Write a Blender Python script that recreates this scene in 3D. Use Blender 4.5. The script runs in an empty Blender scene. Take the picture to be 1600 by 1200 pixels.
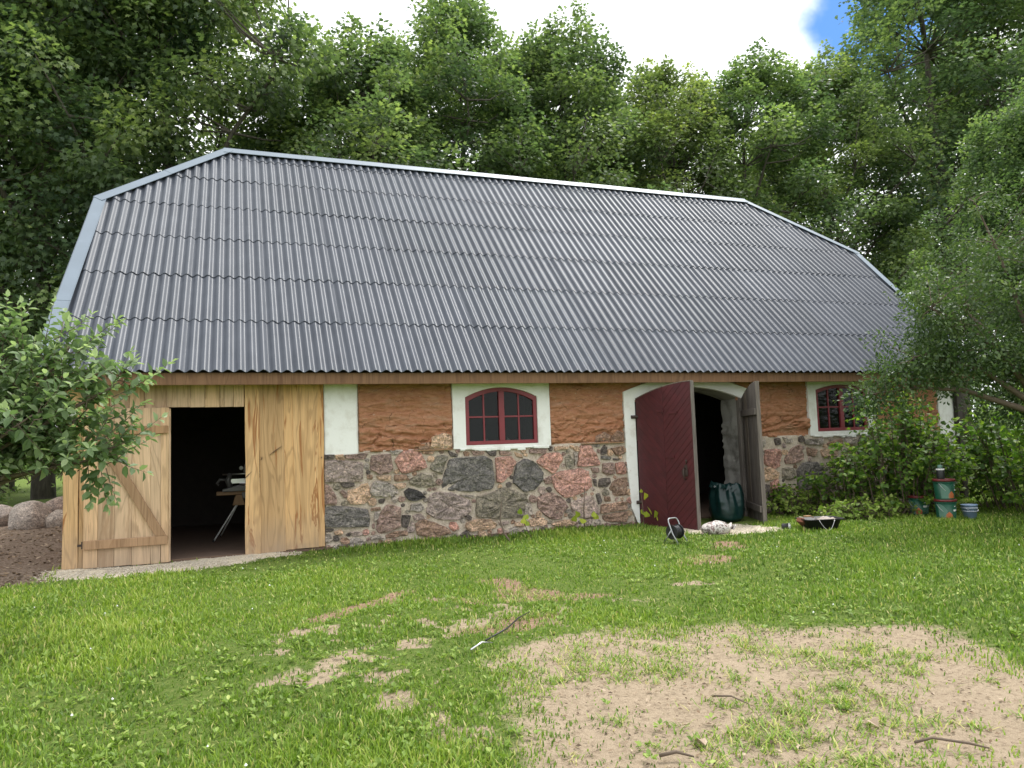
import bpy, bmesh, math, random
import numpy as np
from mathutils import Vector, Matrix

C = bpy.context
S = C.scene
COL = S.collection
random.seed(7)
RNG = np.random.default_rng(11)

# ---------------------------------------------------------------- camera
YAW, PITCH, ROLL = math.radians(20.4), math.radians(4.5), math.radians(2.0)
fw = Vector((math.sin(YAW)*math.cos(PITCH), math.cos(YAW)*math.cos(PITCH), math.sin(PITCH)))
rt0 = Vector((math.cos(YAW), -math.sin(YAW), 0)); up0 = rt0.cross(fw)
rt = rt0*math.cos(ROLL) - up0*math.sin(ROLL)
up = rt0*math.sin(ROLL) + up0*math.cos(ROLL)
CAM = Vector((0, -10.8, 0))
cd = bpy.data.cameras.new('camera'); cam = bpy.data.objects.new('camera', cd); COL.objects.link(cam)
m = Matrix.Identity(4)
for i in range(3):
    m[i][0], m[i][1], m[i][2], m[i][3] = rt[i], up[i], -fw[i], CAM[i]
cam.matrix_world = m
cd.sensor_width = 36; cd.lens = 36*1155/1600; cd.clip_end = 2000; cd.clip_start = .05
S.camera = cam

# ---------------------------------------------------------------- light
SUN_EL, SUN_AZ = 65, 66     # degrees; azimuth clockwise from +y: the sun stands high over the trees, to the right
W = bpy.data.worlds.new('World'); S.world = W; W.use_nodes = True
nt = W.node_tree; N = nt.nodes; Lk = nt.links
bg = N['Background']; bg.inputs['Strength'].default_value = .1
sky = N.new('ShaderNodeTexSky'); sky.sky_type = 'NISHITA'; sky.sun_disc = False
sky.sun_elevation = math.radians(SUN_EL); sky.sun_rotation = math.radians(SUN_AZ)
tc = N.new('ShaderNodeTexCoord')
nz = N.new('ShaderNodeTexNoise'); nz.inputs['Scale'].default_value = 2.2; nz.inputs['Detail'].default_value = 7; nz.inputs['Roughness'].default_value = .55
mp = N.new('ShaderNodeMapping'); mp.inputs['Scale'].default_value = (1, 1, 1.8); mp.inputs['Location'].default_value = (3.1, .4, 1.2)
Lk.new(tc.outputs['Generated'], mp.inputs['Vector']); Lk.new(mp.outputs[0], nz.inputs['Vector'])
cov = N.new('ShaderNodeMapRange'); cov.interpolation_type = 'SMOOTHSTEP'
cov.inputs['From Min'].default_value = .27; cov.inputs['From Max'].default_value = .35
Lk.new(nz.outputs['Fac'], cov.inputs['Value'])
# one break in the cloud cover over the right-hand trees
dist = N.new('ShaderNodeVectorMath'); dist.operation = 'DISTANCE'; dist.inputs[1].default_value = (.672, .590, .448)
Lk.new(tc.outputs['Generated'], dist.inputs[0])
nz2 = N.new('ShaderNodeTexNoise'); nz2.inputs['Scale'].default_value = 9; nz2.inputs['Detail'].default_value = 5
Lk.new(tc.outputs['Generated'], nz2.inputs['Vector'])
ad = N.new('ShaderNodeMath'); ad.operation = 'MULTIPLY_ADD'; ad.inputs[1].default_value = .09
Lk.new(nz2.outputs['Fac'], ad.inputs[0]); Lk.new(dist.outputs['Value'], ad.inputs[2])
gap = N.new('ShaderNodeMapRange'); gap.interpolation_type = 'SMOOTHSTEP'
gap.inputs['From Min'].default_value = .105; gap.inputs['From Max'].default_value = .135
Lk.new(ad.outputs[0], gap.inputs['Value'])
mn = N.new('ShaderNodeMath'); mn.operation = 'MINIMUM'
Lk.new(cov.outputs[0], mn.inputs[0]); Lk.new(gap.outputs[0], mn.inputs[1])
ccol = N.new('ShaderNodeMixRGB'); ccol.inputs[1].default_value = (9.2, 9.6, 10.2, 1); ccol.inputs[2].default_value = (12.5, 12.5, 12.4, 1)
nz3 = N.new('ShaderNodeTexNoise'); nz3.inputs['Scale'].default_value = 3.5; nz3.inputs['Detail'].default_value = 5
Lk.new(mp.outputs[0], nz3.inputs['Vector']); Lk.new(nz3.outputs['Fac'], ccol.inputs[0])
mx = N.new('ShaderNodeMixRGB'); sk2 = N.new('ShaderNodeMixRGB'); sk2.blend_type = 'MULTIPLY'; sk2.inputs[0].default_value = 1; sk2.inputs[2].default_value = (.42, .72, 1.1, 1); Lk.new(sky.outputs[0], sk2.inputs[1])
Lk.new(mn.outputs[0], mx.inputs[0]); Lk.new(sk2.outputs[0], mx.inputs[1]); Lk.new(ccol.outputs[0], mx.inputs[2])
Lk.new(mx.outputs[0], bg.inputs['Color'])
sd = bpy.data.lights.new('sun', 'SUN'); sd.energy = 2.2; sd.angle = math.radians(20); sd.color = (1, .975, .935)
sun = bpy.data.objects.new('sun', sd); COL.objects.link(sun)
az, el = math.radians(SUN_AZ), math.radians(SUN_EL)
sdir = Vector((math.sin(az)*math.cos(el), math.cos(az)*math.cos(el), math.sin(el)))
sun.rotation_euler = (-sdir).to_track_quat('-Z', 'Y').to_euler(); sun.location = (0, -20, 30)
vs = S.view_settings; S.display_settings.display_device = 'sRGB'
vs.view_transform = 'Standard'; vs.look = 'None'; vs.gamma = 1; vs.use_curve_mapping = False; vs.exposure = .80
S.cycles.max_bounces = 6; S.cycles.diffuse_bounces = 4; S.cycles.transparent_max_bounces = 6
S.cycles.glossy_bounces = 2; S.cycles.transmission_bounces = 4

# ---------------------------------------------------------------- helpers
def ground_h(x, y):
    x = np.asarray(x, float); y = np.asarray(y, float)
    yc = np.clip(y, -12, 12)
    h = -1.405 + .014*yc
    h = h + .018*np.sin(x*1.1+.7)*np.sin(y*.9+.3) + .010*np.sin(x*2.7+1)*np.cos(y*2.3)
    far = np.clip((np.hypot(x-4, y+3)-16)/60, 0, 1)
    return h + far*.4*np.sin(x*.05)*np.cos(y*.06)

def gz(x, y): return float(ground_h(x, y))

def mk(name, verts, faces, mats=(), smooth=False, uvmat=None):
    me = bpy.data.meshes.new(name)
    me.from_pydata([tuple(map(float, v)) for v in verts], [], [tuple(int(i) for i in f) for f in faces])
    for mt in mats: me.materials.append(mt)
    if smooth: me.polygons.foreach_set('use_smooth', [True]*len(me.polygons))
    me.update(); return me

def mk_np(name, verts, faces, mats=(), smooth=False):
    """verts (n,3); faces (m,k) all with k corners"""
    me = bpy.data.meshes.new(name)
    verts = np.ascontiguousarray(verts, np.float32); faces = np.ascontiguousarray(faces, np.int32)
    mm, k = faces.shape
    me.vertices.add(len(verts)); me.vertices.foreach_set('co', verts.ravel())
    me.loops.add(mm*k); me.loops.foreach_set('vertex_index', faces.ravel())
    me.polygons.add(mm); me.polygons.foreach_set('loop_start', np.arange(0, mm*k, k, dtype=np.int32))
    if smooth: me.polygons.foreach_set('use_smooth', np.ones(mm, bool))
    for mt in mats: me.materials.append(mt)
    me.update(calc_edges=True); return me

def fattr(me, name, vals):
    a = me.attributes.new(name, 'FLOAT', 'POINT'); a.data.foreach_set('value', np.ascontiguousarray(vals, np.float32))

class B:
    """collects shapes into one mesh"""
    def __init__(s): s.v = []; s.f = []
    def add(s, v, f):
        o = len(s.v); s.v += [tuple(map(float, p)) for p in v]; s.f += [tuple(i+o for i in q) for q in f]; return s
    def box(s, x0, x1, y0, y1, z0, z1):
        v = [(x, y, z) for x in (x0, x1) for y in (y0, y1) for z in (z0, z1)]
        return s.add(v, [(0,1,3,2), (4,6,7,5), (0,4,5,1), (2,3,7,6), (0,2,6,4), (1,5,7,3)])
    def tube(s, pts, rad, n=8, cap=True):
        pts = [Vector(p) for p in pts]
        if not hasattr(rad, '__len__'): rad = [rad]*len(pts)
        v = []; f = []; ref = None
        for i, p in enumerate(pts):
            d = (pts[min(i+1, len(pts)-1)] - pts[max(i-1, 0)]).normalized()
            if ref is None: ref = d.orthogonal().normalized()
            a = (ref - d*ref.dot(d)); a = a.normalized() if a.length > 1e-6 else d.orthogonal().normalized(); ref = a; b = d.cross(a)
            for k in range(n):
                t = 2*math.pi*k/n; v.append(p + (a*math.cos(t) + b*math.sin(t))*rad[i])
        for i in range(len(pts)-1):
            for k in range(n):
                f.append((i*n+k, i*n+(k+1) % n, (i+1)*n+(k+1) % n, (i+1)*n+k))
        if cap: f.append(tuple(range(n-1, -1, -1))); f.append(tuple((len(pts)-1)*n+k for k in range(n)))
        return s.add(v, f)
    def lathe(s, prof, n=24, cx=0, cy=0, cz=0):
        v = []; f = []
        for r, z in prof:
            for k in range(n):
                t = 2*math.pi*k/n; v.append((cx+r*math.cos(t), cy+r*math.sin(t), cz+z))
        for i in range(len(prof)-1):
            for k in range(n): f.append((i*n+k, i*n+(k+1) % n, (i+1)*n+(k+1) % n, (i+1)*n+k))
        return s.add(v, f)
    def prism(s, poly, fn, d0, d1):
        """poly: list of 2d points; fn(u, v, d) -> point"""
        n = len(poly)
        v = [fn(a, b, d0) for a, b in poly] + [fn(a, b, d1) for a, b in poly]
        f = [tuple(range(n)), tuple(range(2*n-1, n-1, -1))] + [(i, i+n, (i+1) % n+n, (i+1) % n) for i in range(n)]
        return s.add(v, f)
    def mesh(s, name, *mats, smooth=False):
        me = mk(name, s.v, s.f, mats, smooth)
        bm = bmesh.new(); bm.from_mesh(me); bmesh.ops.recalc_face_normals(bm, faces=bm.faces); bm.to_mesh(me); bm.free()
        return me

def ob(name, me, parent=None, loc=(0,0,0), bevel=0):
    o = bpy.data.objects.new(name, me); COL.objects.link(o); o.location = loc
    if parent is not None: o.parent = parent
    if bevel:
        b = o.modifiers.new('bevel', 'BEVEL'); b.width = bevel; b.segments = 2; b.limit_method = 'ANGLE'
    return o

def tag(o, label=None, cat=None, group=None, kind=None):
    if label: o['label'] = label
    if cat: o['category'] = cat
    if group: o['group'] = group
    if kind: o['kind'] = kind
    return o

def thing(name, label, cat, loc=(0,0,0), rz=0, group=None):
    o = bpy.data.objects.new(name, None); COL.objects.link(o); o.location = loc; o.rotation_euler = (0,0,rz)
    o.empty_display_size = .2
    return tag(o, label, cat, group)

def hash2(ix, iy, seed):
    h = (ix.astype(np.int64)*374761393 + iy.astype(np.int64)*668265263 + seed*974634533) & 0xFFFFFFFF
    h = ((h ^ (h >> 13))*1274126177) & 0xFFFFFFFF
    h = (h ^ (h >> 16)) & 0xFFFFFFFF
    return h/4294967295.0
def vnoise(x, y, seed=0):
    x = np.asarray(x, float); y = np.asarray(y, float)
    ix = np.floor(x); iy = np.floor(y); fx = x-ix; fy = y-iy
    fx = fx*fx*(3-2*fx); fy = fy*fy*(3-2*fy)
    a = hash2(ix, iy, seed); b = hash2(ix+1, iy, seed); c = hash2(ix, iy+1, seed); d = hash2(ix+1, iy+1, seed)
    return (a*(1-fx)+b*fx)*(1-fy) + (c*(1-fx)+d*fx)*fy
def fbm(x, y, seed=0, oct=4):
    t = 0; a = .5; s = 0
    for o in range(oct):
        t = t + a*vnoise(x*2**o, y*2**o, seed+o*17); s += a; a *= .5
    return t/s

# ---------------------------------------------------------------- materials
def mat(name):
    m = bpy.data.materials.new(name); m.use_nodes = True
    nt = m.node_tree; b = nt.nodes['Principled BSDF']
    return m, nt, b
def nd(nt, t, **kw):
    n = nt.nodes.new(t)
    for k, v in kw.items():
        if k in n.inputs: n.inputs[k].default_value = v
        else: setattr(n, k, v)
    return n
def ramp(nt, src, stops):
    r = nt.nodes.new('ShaderNodeValToRGB'); e = r.color_ramp.elements
    while len(e) < len(stops): e.new(.5)
    for i, (p, c) in enumerate(stops): e[i].position = p; e[i].color = (*c, 1)
    nt.links.new(src, r.inputs[0]); return r
def mixc(nt, fac, a, b, mode='MIX'):
    n = nt.nodes.new('ShaderNodeMixRGB'); n.blend_type = mode
    for i, v in ((0, fac), (1, a), (2, b)):
        if hasattr(v, 'is_linked') or hasattr(v, 'links'): nt.links.new(v, n.inputs[i])
        elif isinstance(v, (int, float)): n.inputs[i].default_value = v
        else: n.inputs[i].default_value = (*v, 1)
    return n.outputs[0]
def bump(nt, b, src, strength=.3, dist=.01):
    n = nd(nt, 'ShaderNodeBump', Strength=strength, Distance=dist)
    nt.links.new(src, n.inputs['Height']); nt.links.new(n.outputs[0], b.inputs['Normal'])
def coords(nt, scale=(1,1,1), obj=True, jitter=0):
    tc = nt.nodes.new('ShaderNodeTexCoord'); mp = nt.nodes.new('ShaderNodeMapping'); mp.inputs['Scale'].default_value = scale
    if jitter:
        oi = nt.nodes.new('ShaderNodeObjectInfo'); mu = nd(nt, 'ShaderNodeVectorMath', operation='SCALE'); 
        cb = nt.nodes.new('ShaderNodeCombineXYZ')
        for i in range(3): nt.links.new(oi.outputs['Random'], cb.inputs[i])
        nt.links.new(cb.outputs[0], mu.inputs[0]); mu.inputs['Scale'].default_value = jitter
        a = nd(nt, 'ShaderNodeVectorMath', operation='ADD')
        nt.links.new(tc.outputs['Object'], a.inputs[0]); nt.links.new(mu.outputs[0], a.inputs[1]); nt.links.new(a.outputs[0], mp.inputs['Vector'])
    else: nt.links.new(tc.outputs['Object'], mp.inputs['Vector'])
    return mp.outputs[0]
def noise(nt, vec, scale, detail=4, rough=.55, dist=0):
    n = nd(nt, 'ShaderNodeTexNoise', Scale=scale, Detail=detail, Roughness=rough, Distortion=dist)
    nt.links.new(vec, n.inputs['Vector']); return n.outputs['Fac']

def simple(name, col, rough=.6, metal=0, var=.15, scale=12, bmp=0, spec=.5):
    m, nt, b = mat(name); v = coords(nt, jitter=7)
    n = noise(nt, v, scale)
    r = ramp(nt, n, [(.25, tuple(c*(1-var) for c in col)), (.75, tuple(min(1, c*(1+var)) for c in col))])
    nt.links.new(r.outputs[0], b.inputs['Base Color'])
    b.inputs['Roughness'].default_value = rough; b.inputs['Metallic'].default_value = metal
    b.inputs['Specular IOR Level'].default_value = spec
    if bmp: bump(nt, b, noise(nt, v, scale*4, 5), bmp, .01)
    return m

def wood_mat(name, light, dark, streak, streak_amt=.5, grain=1.0, dirt=True):
    m, nt, b = mat(name)
    v = coords(nt, (9*grain, 9*grain, .8), jitter=23)
    n1 = noise(nt, v, 1.0, 6, .6, 1.2)
    base = ramp(nt, n1, [(.3, dark), (.55, light), (.8, tuple(c*1.12 for c in light))]).outputs[0]
    v2 = coords(nt, (60*grain, 60*grain, 2.2), jitter=23)
    fine = noise(nt, v2, 1.0, 4, .6)
    base = mixc(nt, .35, base, ramp(nt, fine, [(.3, tuple(c*.55 for c in dark)), (.6, light)]).outputs[0])
    vb = coords(nt, (2.6*grain, 2.6*grain, .30), jitter=57); nb_ = noise(nt, vb, 1.0, 3, .5, .7)
    ms1 = nd(nt, 'ShaderNodeMath', operation='MULTIPLY'); ms1.inputs[1].default_value = 70; nt.links.new(nb_, ms1.inputs[0])
    ms2 = nd(nt, 'ShaderNodeMath', operation='SINE'); nt.links.new(ms1.outputs[0], ms2.inputs[0])
    figm = ramp(nt, ms2.outputs[0], [(.45, (0,0,0)), (1, (.46,.46,.46))]).outputs[0]
    base = mixc(nt, figm, base, tuple(c*.62 for c in dark))
    oi = nt.nodes.new('ShaderNodeObjectInfo')
    tone = ramp(nt, oi.outputs['Random'], [(0, (.74, .72, .70)), (.5, (1, 1, 1)), (1, (1.0, .93, .82))]).outputs[0]
    base = mixc(nt, 1, base, tone, 'MULTIPLY')
    v3 = coords(nt, (5, 5, .55), jitter=41)
    st = noise(nt, v3, 1.0, 4, .65, 1.6)
    sm = ramp(nt, st, [(.565, (0,0,0)), (.60, (streak_amt,)*3), (.645, (streak_amt*.7,)*3), (.68, (0,0,0))]).outputs[0]
    base = mixc(nt, sm, base, streak)
    if dirt:
        sx = nt.nodes.new('ShaderNodeSeparateXYZ'); tcn = nt.nodes.new('ShaderNodeTexCoord'); nt.links.new(tcn.outputs['Object'], sx.inputs[0])
        mr = nd(nt, 'ShaderNodeMapRange'); mr.inputs['From Min'].default_value = -.85; mr.inputs['From Max'].default_value = -1.4
        nt.links.new(sx.outputs['Z'], mr.inputs['Value'])
        mm = nd(nt, 'ShaderNodeMath', operation='MULTIPLY'); nt.links.new(mr.outputs[0], mm.inputs[0]); nt.links.new(noise(nt, coords(nt, (6,6,3), jitter=9), 1, 5), mm.inputs[1])
        m2 = nd(nt, 'ShaderNodeMath', operation='MULTIPLY'); m2.inputs[1].default_value = 1.1; nt.links.new(mm.outputs[0], m2.inputs[0])
        base = mixc(nt, m2.outputs[0], base, (.30, .24, .18))
    nt.links.new(base, b.inputs['Base Color']); b.inputs['Roughness'].default_value = .7; b.inputs['Specular IOR Level'].default_value = .25
    bump(nt, b, fine, .25, .004)
    return m

M = {}
M['oak'] = wood_mat('fresh_oak', (.70, .455, .235), (.50, .305, .145), (.30, .115, .035), .9)
M['oakdoor'] = wood_mat('sawn_oak', (.72, .515, .34), (.54, .375, .235), (.26, .14, .065), .4, 1.2)
M['batten'] = wood_mat('batten_oak', (.42, .265, .155), (.31, .19, .105), (.2, .11, .05), .3, 1.2, dirt=False)
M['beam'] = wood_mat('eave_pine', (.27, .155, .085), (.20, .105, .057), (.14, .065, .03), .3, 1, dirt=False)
M['greywood'] = wood_mat('weathered_wood', (.21, .185, .165), (.12, .105, .095), (.06, .05, .045), .5, 1.5, dirt=False)

def red_mat():
    m, nt, b = mat('red_paint'); v = coords(nt, jitter=5)
    n = noise(nt, v, 6, 6); r = ramp(nt, n, [(.3, (.050, .007, .010)), (.7, (.080, .011, .015))])
    f = noise(nt, coords(nt, (30, 30, 30)), 1, 6, .7)
    chip = ramp(nt, f, [(.70, (0,0,0)), (.74, (.5,.5,.5))]).outputs[0]
    nt.links.new(mixc(nt, chip, r.outputs[0], (.05, .015, .015)), b.inputs['Base Color']); b.inputs['Roughness'].default_value = .5
    bump(nt, b, f, .15, .004); return m
M['red'] = red_mat()
M['winred'] = simple('window_red', (.20, .022, .030), .45, var=.12, scale=8)

def plaster_mat(name, col, dirt=(.47, .43, .35), amt=.6):
    m, nt, b = mat(name); v = coords(nt)
    n = noise(nt, v, 3, 8, .65); n2 = noise(nt, v, 30, 6, .6)
    msk = ramp(nt, n, [(.50, (0,0,0)), (.72, (amt,)*3)]).outputs[0]
    c = mixc(nt, msk, col, dirt)
    sp = ramp(nt, noise(nt, v, 55, 3), [(.70, (0,0,0)), (.76, (.35,.35,.35))]).outputs[0]
    c = mixc(nt, sp, c, (.40, .36, .30))
    nt.links.new(c, b.inputs['Base Color']); b.inputs['Roughness'].default_value = .85; b.inputs['Specular IOR Level'].default_value = .2
    bump(nt, b, n2, .35, .008); return m
M['white'] = plaster_mat('lime_plaster', (.80, .80, .77))
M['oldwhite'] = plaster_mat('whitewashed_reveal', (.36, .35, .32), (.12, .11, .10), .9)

def clay_mat():
    m, nt, b = mat('red_clay'); v = coords(nt)
    n = noise(nt, v, 4, 8, .65); n2 = noise(nt, coords(nt, (10, 10, 34)), 1, 7, .7, .6); n3 = noise(nt, v, 70, 5, .7)
    c = ramp(nt, n, [(.25, (.42, .185, .098)), (.55, (.57, .275, .155)), (.8, (.64, .38, .24))]).outputs[0]
    c = mixc(nt, .4, c, ramp(nt, n2, [(.32, (.24, .105, .058)), (.5, (.52, .25, .14)), (.68, (.68, .42, .28))]).outputs[0])
    sp = ramp(nt, noise(nt, coords(nt, (1, 1, 1.6)), 26, 2), [(.70, (0,0,0)), (.72, (.8,.8,.8))]).outputs[0]
    c = mixc(nt, sp, c, (.62, .50, .40)); sp2 = ramp(nt, noise(nt, coords(nt, (2, 2, 9)), 1, 6, .7), [(.52, (0,0,0)), (.66, (.55,.55,.55))]).outputs[0]; c = mixc(nt, sp2, c, (.55, .37, .25))
    vo = nd(nt, 'ShaderNodeTexVoronoi', feature='DISTANCE_TO_EDGE', Scale=3.2); wv = nd(nt, 'ShaderNodeVectorMath', operation='ADD'); tn = nd(nt, 'ShaderNodeTexNoise', Scale=5, Detail=6)
    nt.links.new(v, tn.inputs['Vector']); sc = nd(nt, 'ShaderNodeVectorMath', operation='SCALE'); sc.inputs['Scale'].default_value = .30; nt.links.new(tn.outputs['Color'], sc.inputs[0])
    nt.links.new(coords(nt, (1, 1, 1.7)), wv.inputs[0]); nt.links.new(sc.outputs[0], wv.inputs[1]); nt.links.new(wv.outputs[0], vo.inputs['Vector'])
    cm = nd(nt, 'ShaderNodeMath', operation='MULTIPLY'); nt.links.new(ramp(nt, vo.outputs['Distance'], [(0, (1,1,1)), (.022, (0,0,0))]).outputs[0], cm.inputs[0]); nt.links.new(ramp(nt, n, [(.48, (0,0,0)), (.62, (.8,.8,.8))]).outputs[0], cm.inputs[1])
    c = mixc(nt, cm.outputs[0], c, (.10, .045, .026))
    nt.links.new(c, b.inputs['Base Color']); b.inputs['Roughness'].default_value = .95; b.inputs['Specular IOR Level'].default_value = .1
    ad = nd(nt, 'ShaderNodeMath', operation='ADD'); nt.links.new(n2, ad.inputs[0]); nt.links.new(n3, ad.inputs[1])
    a2 = nd(nt, 'ShaderNodeMath', operation='SUBTRACT'); nt.links.new(ad.outputs[0], a2.inputs[0]); nt.links.new(cm.outputs[0], a2.inputs[1])
    bump(nt, b, a2.outputs[0], 1.0, .03); return m
M['clay'] = clay_mat()

def mortar_mat():
    m, nt, b = mat('lime_mortar'); v = coords(nt)
    n = noise(nt, v, 7, 7, .65); n2 = noise(nt, v, 45, 6, .7)
    c = ramp(nt, n, [(.28, (.33, .25, .19)), (.5, (.64, .54, .43)), (.72, (.82, .76, .66))]).outputs[0]
    c = mixc(nt, .45, c, ramp(nt, n2, [(.35, (.16, .115, .085)), (.65, (.66, .58, .49))]).outputs[0])
    nt.links.new(c, b.inputs['Base Color']); b.inputs['Roughness'].default_value = .95; b.inputs['Specular IOR Level'].default_value = .1
    bump(nt, b, n2, .9, .02); return m
M['mortar'] = mortar_mat()

def stone_mat():
    m, nt, b = mat('field_stone'); oi = nt.nodes.new('ShaderNodeObjectInfo')
    v = coords(nt, jitter=31)
    n = noise(nt, v, 9, 8, .7, 1.0); n2 = noise(nt, v, 38, 6, .75); n3 = noise(nt, coords(nt, (7, 7, 22), jitter=13), 1, 6, .65, 2.0)
    c = mixc(nt, 1, oi.outputs['Color'], ramp(nt, n, [(.30, (.50,.48,.48)), (.5, (1.0,.97,.95)), (.70, (1.65,1.56,1.50))]).outputs[0], 'MULTIPLY')
    c = mixc(nt, .75, c, ramp(nt, n2, [(.36, (.35,.34,.34)), (.5, (1,1,1)), (.64, (1.75,1.68,1.60))]).outputs[0], 'MULTIPLY')
    c = mixc(nt, .6, c, ramp(nt, n3, [(.32, (.50,.50,.52)), (.55, (1,1,1)), (.72, (1.3,1.26,1.22))]).outputs[0], 'MULTIPLY')
    lm = ramp(nt, noise(nt, v, 14, 7, .75), [(.58, (0,0,0)), (.66, (.7,.7,.7))]).outputs[0]
    c = mixc(nt, lm, c, (.46, .40, .335))
    nt.links.new(c, b.inputs['Base Color']); b.inputs['Roughness'].default_value = .82; b.inputs['Specular IOR Level'].default_value = .25
    ad = nd(nt, 'ShaderNodeMath', operation='ADD'); nt.links.new(n3, ad.inputs[0]); nt.links.new(n2, ad.inputs[1])
    bump(nt, b, ad.outputs[0], 1.0, .035); return m
M['stone'] = stone_mat()

def roof_mat():
    m, nt, b = mat('fibre_cement'); v = coords(nt, jitter=17)
    n = noise(nt, v, 3, 6, .6); n2 = noise(nt, coords(nt, (40, 3, 3), jitter=17), 1, 5, .6)
    c = ramp(nt, n, [(.3, (.043, .050, .064)), (.7, (.064, .072, .089))]).outputs[0]
    c = mixc(nt, .3, c, ramp(nt, n2, [(.3, (.040, .046, .058)), (.7, (.080, .088, .105))]).outputs[0])
    oi = nt.nodes.new('ShaderNodeObjectInfo')
    c = mixc(nt, 1, c, ramp(nt, oi.outputs['Random'], [(0, (.86, .87, .88)), (1, (1.12, 1.12, 1.13))]).outputs[0], 'MULTIPLY')
    nt.links.new(c, b.inputs['Base Color']); b.inputs['Roughness'].default_value = .38; b.inputs['Specular IOR Level'].default_value = .20
    bump(nt, b, noise(nt, v, 160, 3), .08, .002); return m
M['roof'] = roof_mat()
def edge_mat():
    m, nt, b = mat('raw_sheet_edge'); n = noise(nt, coords(nt, (3, 9, 9), jitter=11), 1, 4, .7)
    c = ramp(nt, n, [(.50, (.11, .115, .13)), (.58, (.75, .76, .76))]).outputs[0]
    nt.links.new(c, b.inputs['Base Color']); b.inputs['Roughness'].default_value = .8; return m
M['edge'] = edge_mat()
M['flash'] = simple('zinc_flashing', (.15, .185, .225), .38, 0.0, .08, 2.5, spec=.3)
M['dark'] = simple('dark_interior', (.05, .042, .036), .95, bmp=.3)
M['earthfloor'] = simple('earth_floor', (.13, .085, .06), .95, bmp=.5)
M['iron'] = simple('rusty_iron', (.06, .042, .035), .6, .4)
M['steel'] = simple('bare_steel', (.62, .62, .62), .28, .9, .05)
M['white_enamel'] = simple('white_enamel', (.75, .75, .73), .35)
def glass_mat():
    m, nt, b = mat('window_glass')
    b.inputs['Base Color'].default_value = (.012, .014, .013, 1); b.inputs['Roughness'].default_value = .03; b.inputs['Specular IOR Level'].default_value = .3
    n = noise(nt, coords(nt, (8, 8, .9), jitter=5), 1, 2); bump(nt, b, n, .08, .01)
    tr = nt.nodes.new('ShaderNodeBsdfTransparent'); mxs = nt.nodes.new('ShaderNodeMixShader'); mxs.inputs[0].default_value = .55
    tr.inputs[0].default_value = (.8, .85, .83, 1)
    nt.links.new(b.outputs[0], mxs.inputs[1]); nt.links.new(tr.outputs[0], mxs.inputs[2])
    nt.links.new(mxs.outputs[0], nt.nodes['Material Output'].inputs[0]); return m
M['glass'] = glass_mat()

def leaf_mat(name, cols, trans=.35, rough=.45, spec=.4):
    """cols: colour stops over the per-leaf 'tint' attribute"""
    m, nt, b = mat(name)
    at = nd(nt, 'ShaderNodeAttribute', attribute_name='tint')
    c = ramp(nt, at.outputs['Fac'], cols).outputs[0]
    if name == 'maple_leaf':      # each tree has its own cast of green
        oi = nt.nodes.new('ShaderNodeObjectInfo'); c = mixc(nt, 1, c, ramp(nt, oi.outputs['Random'], [(0, (.86, .92, .95)), (.35, (1.08, 1.02, .92)), (.7, (.95, 1.0, .90)), (1, (1.2, 1.05, .80))]).outputs[0], 'MULTIPLY')
    nt.links.new(c, b.inputs['Base Color']); b.inputs['Roughness'].default_value = rough; b.inputs['Specular IOR Level'].default_value = spec
    t = nt.nodes.new('ShaderNodeBsdfTranslucent'); bc = mixc(nt, 1, c, (1.3, 1.45, .85), 'MULTIPLY'); nt.links.new(bc, t.inputs[0])
    ms = nt.nodes.new('ShaderNodeMixShader'); ms.inputs[0].default_value = trans
    nt.links.new(b.outputs[0], ms.inputs[1]); nt.links.new(t.outputs[0], ms.inputs[2])
    nt.links.new(ms.outputs[0], nt.nodes['Material Output'].inputs[0]); return m
M['maple'] = leaf_mat('maple_leaf', [(0, (.062, .100, .056)), (.5, (.135, .195, .092)), (1, (.29, .36, .135))], .48)
M['apple'] = leaf_mat('apple_leaf', [(0, (.075, .125, .060)), (.5, (.165, .240, .110)), (1, (.44, .52, .30))], .42)
M['plum'] = leaf_mat('plum_leaf', [(0, (.036, .068, .026)), (.55, (.080, .128, .044)), (1, (.18, .24, .075))], .42)
M['bush'] = leaf_mat('bush_leaf', [(0, (.035, .090, .018)), (.5, (.100, .190, .028)), (1, (.32, .43, .055))], .42)
M['grass'] = leaf_mat('grass_blade', [(0, (.066, .122, .018)), (.45, (.155, .255, .032)), (.85, (.31, .40, .062)), (1, (.50, .44, .20))], .3, .5, .3)
M['weed'] = leaf_mat('weed_leaf', [(0, (.090, .155, .026)), (.5, (.19, .285, .046)), (1, (.40, .46, .13))], .3, .5, .3)
M['lime'] = leaf_mat('vine_leaf', [(0, (.20, .30, .03)), (1, (.48, .52, .06))], .4)
def bark_mat():
    m, nt, b = mat('bark'); n = noise(nt, coords(nt, (14, 14, 2.5)), 1, 6, .7, .5)
    c = ramp(nt, n, [(.3, (.04, .034, .028)), (.7, (.13, .112, .092))]).outputs[0]
    nt.links.new(c, b.inputs['Base Color']); b.inputs['Roughness'].default_value = .9; bump(nt, b, n, .8, .03); return m
M['bark'] = bark_mat()
M['twig'] = simple('twig_bark', (.115, .085, .06), .85)
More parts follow.
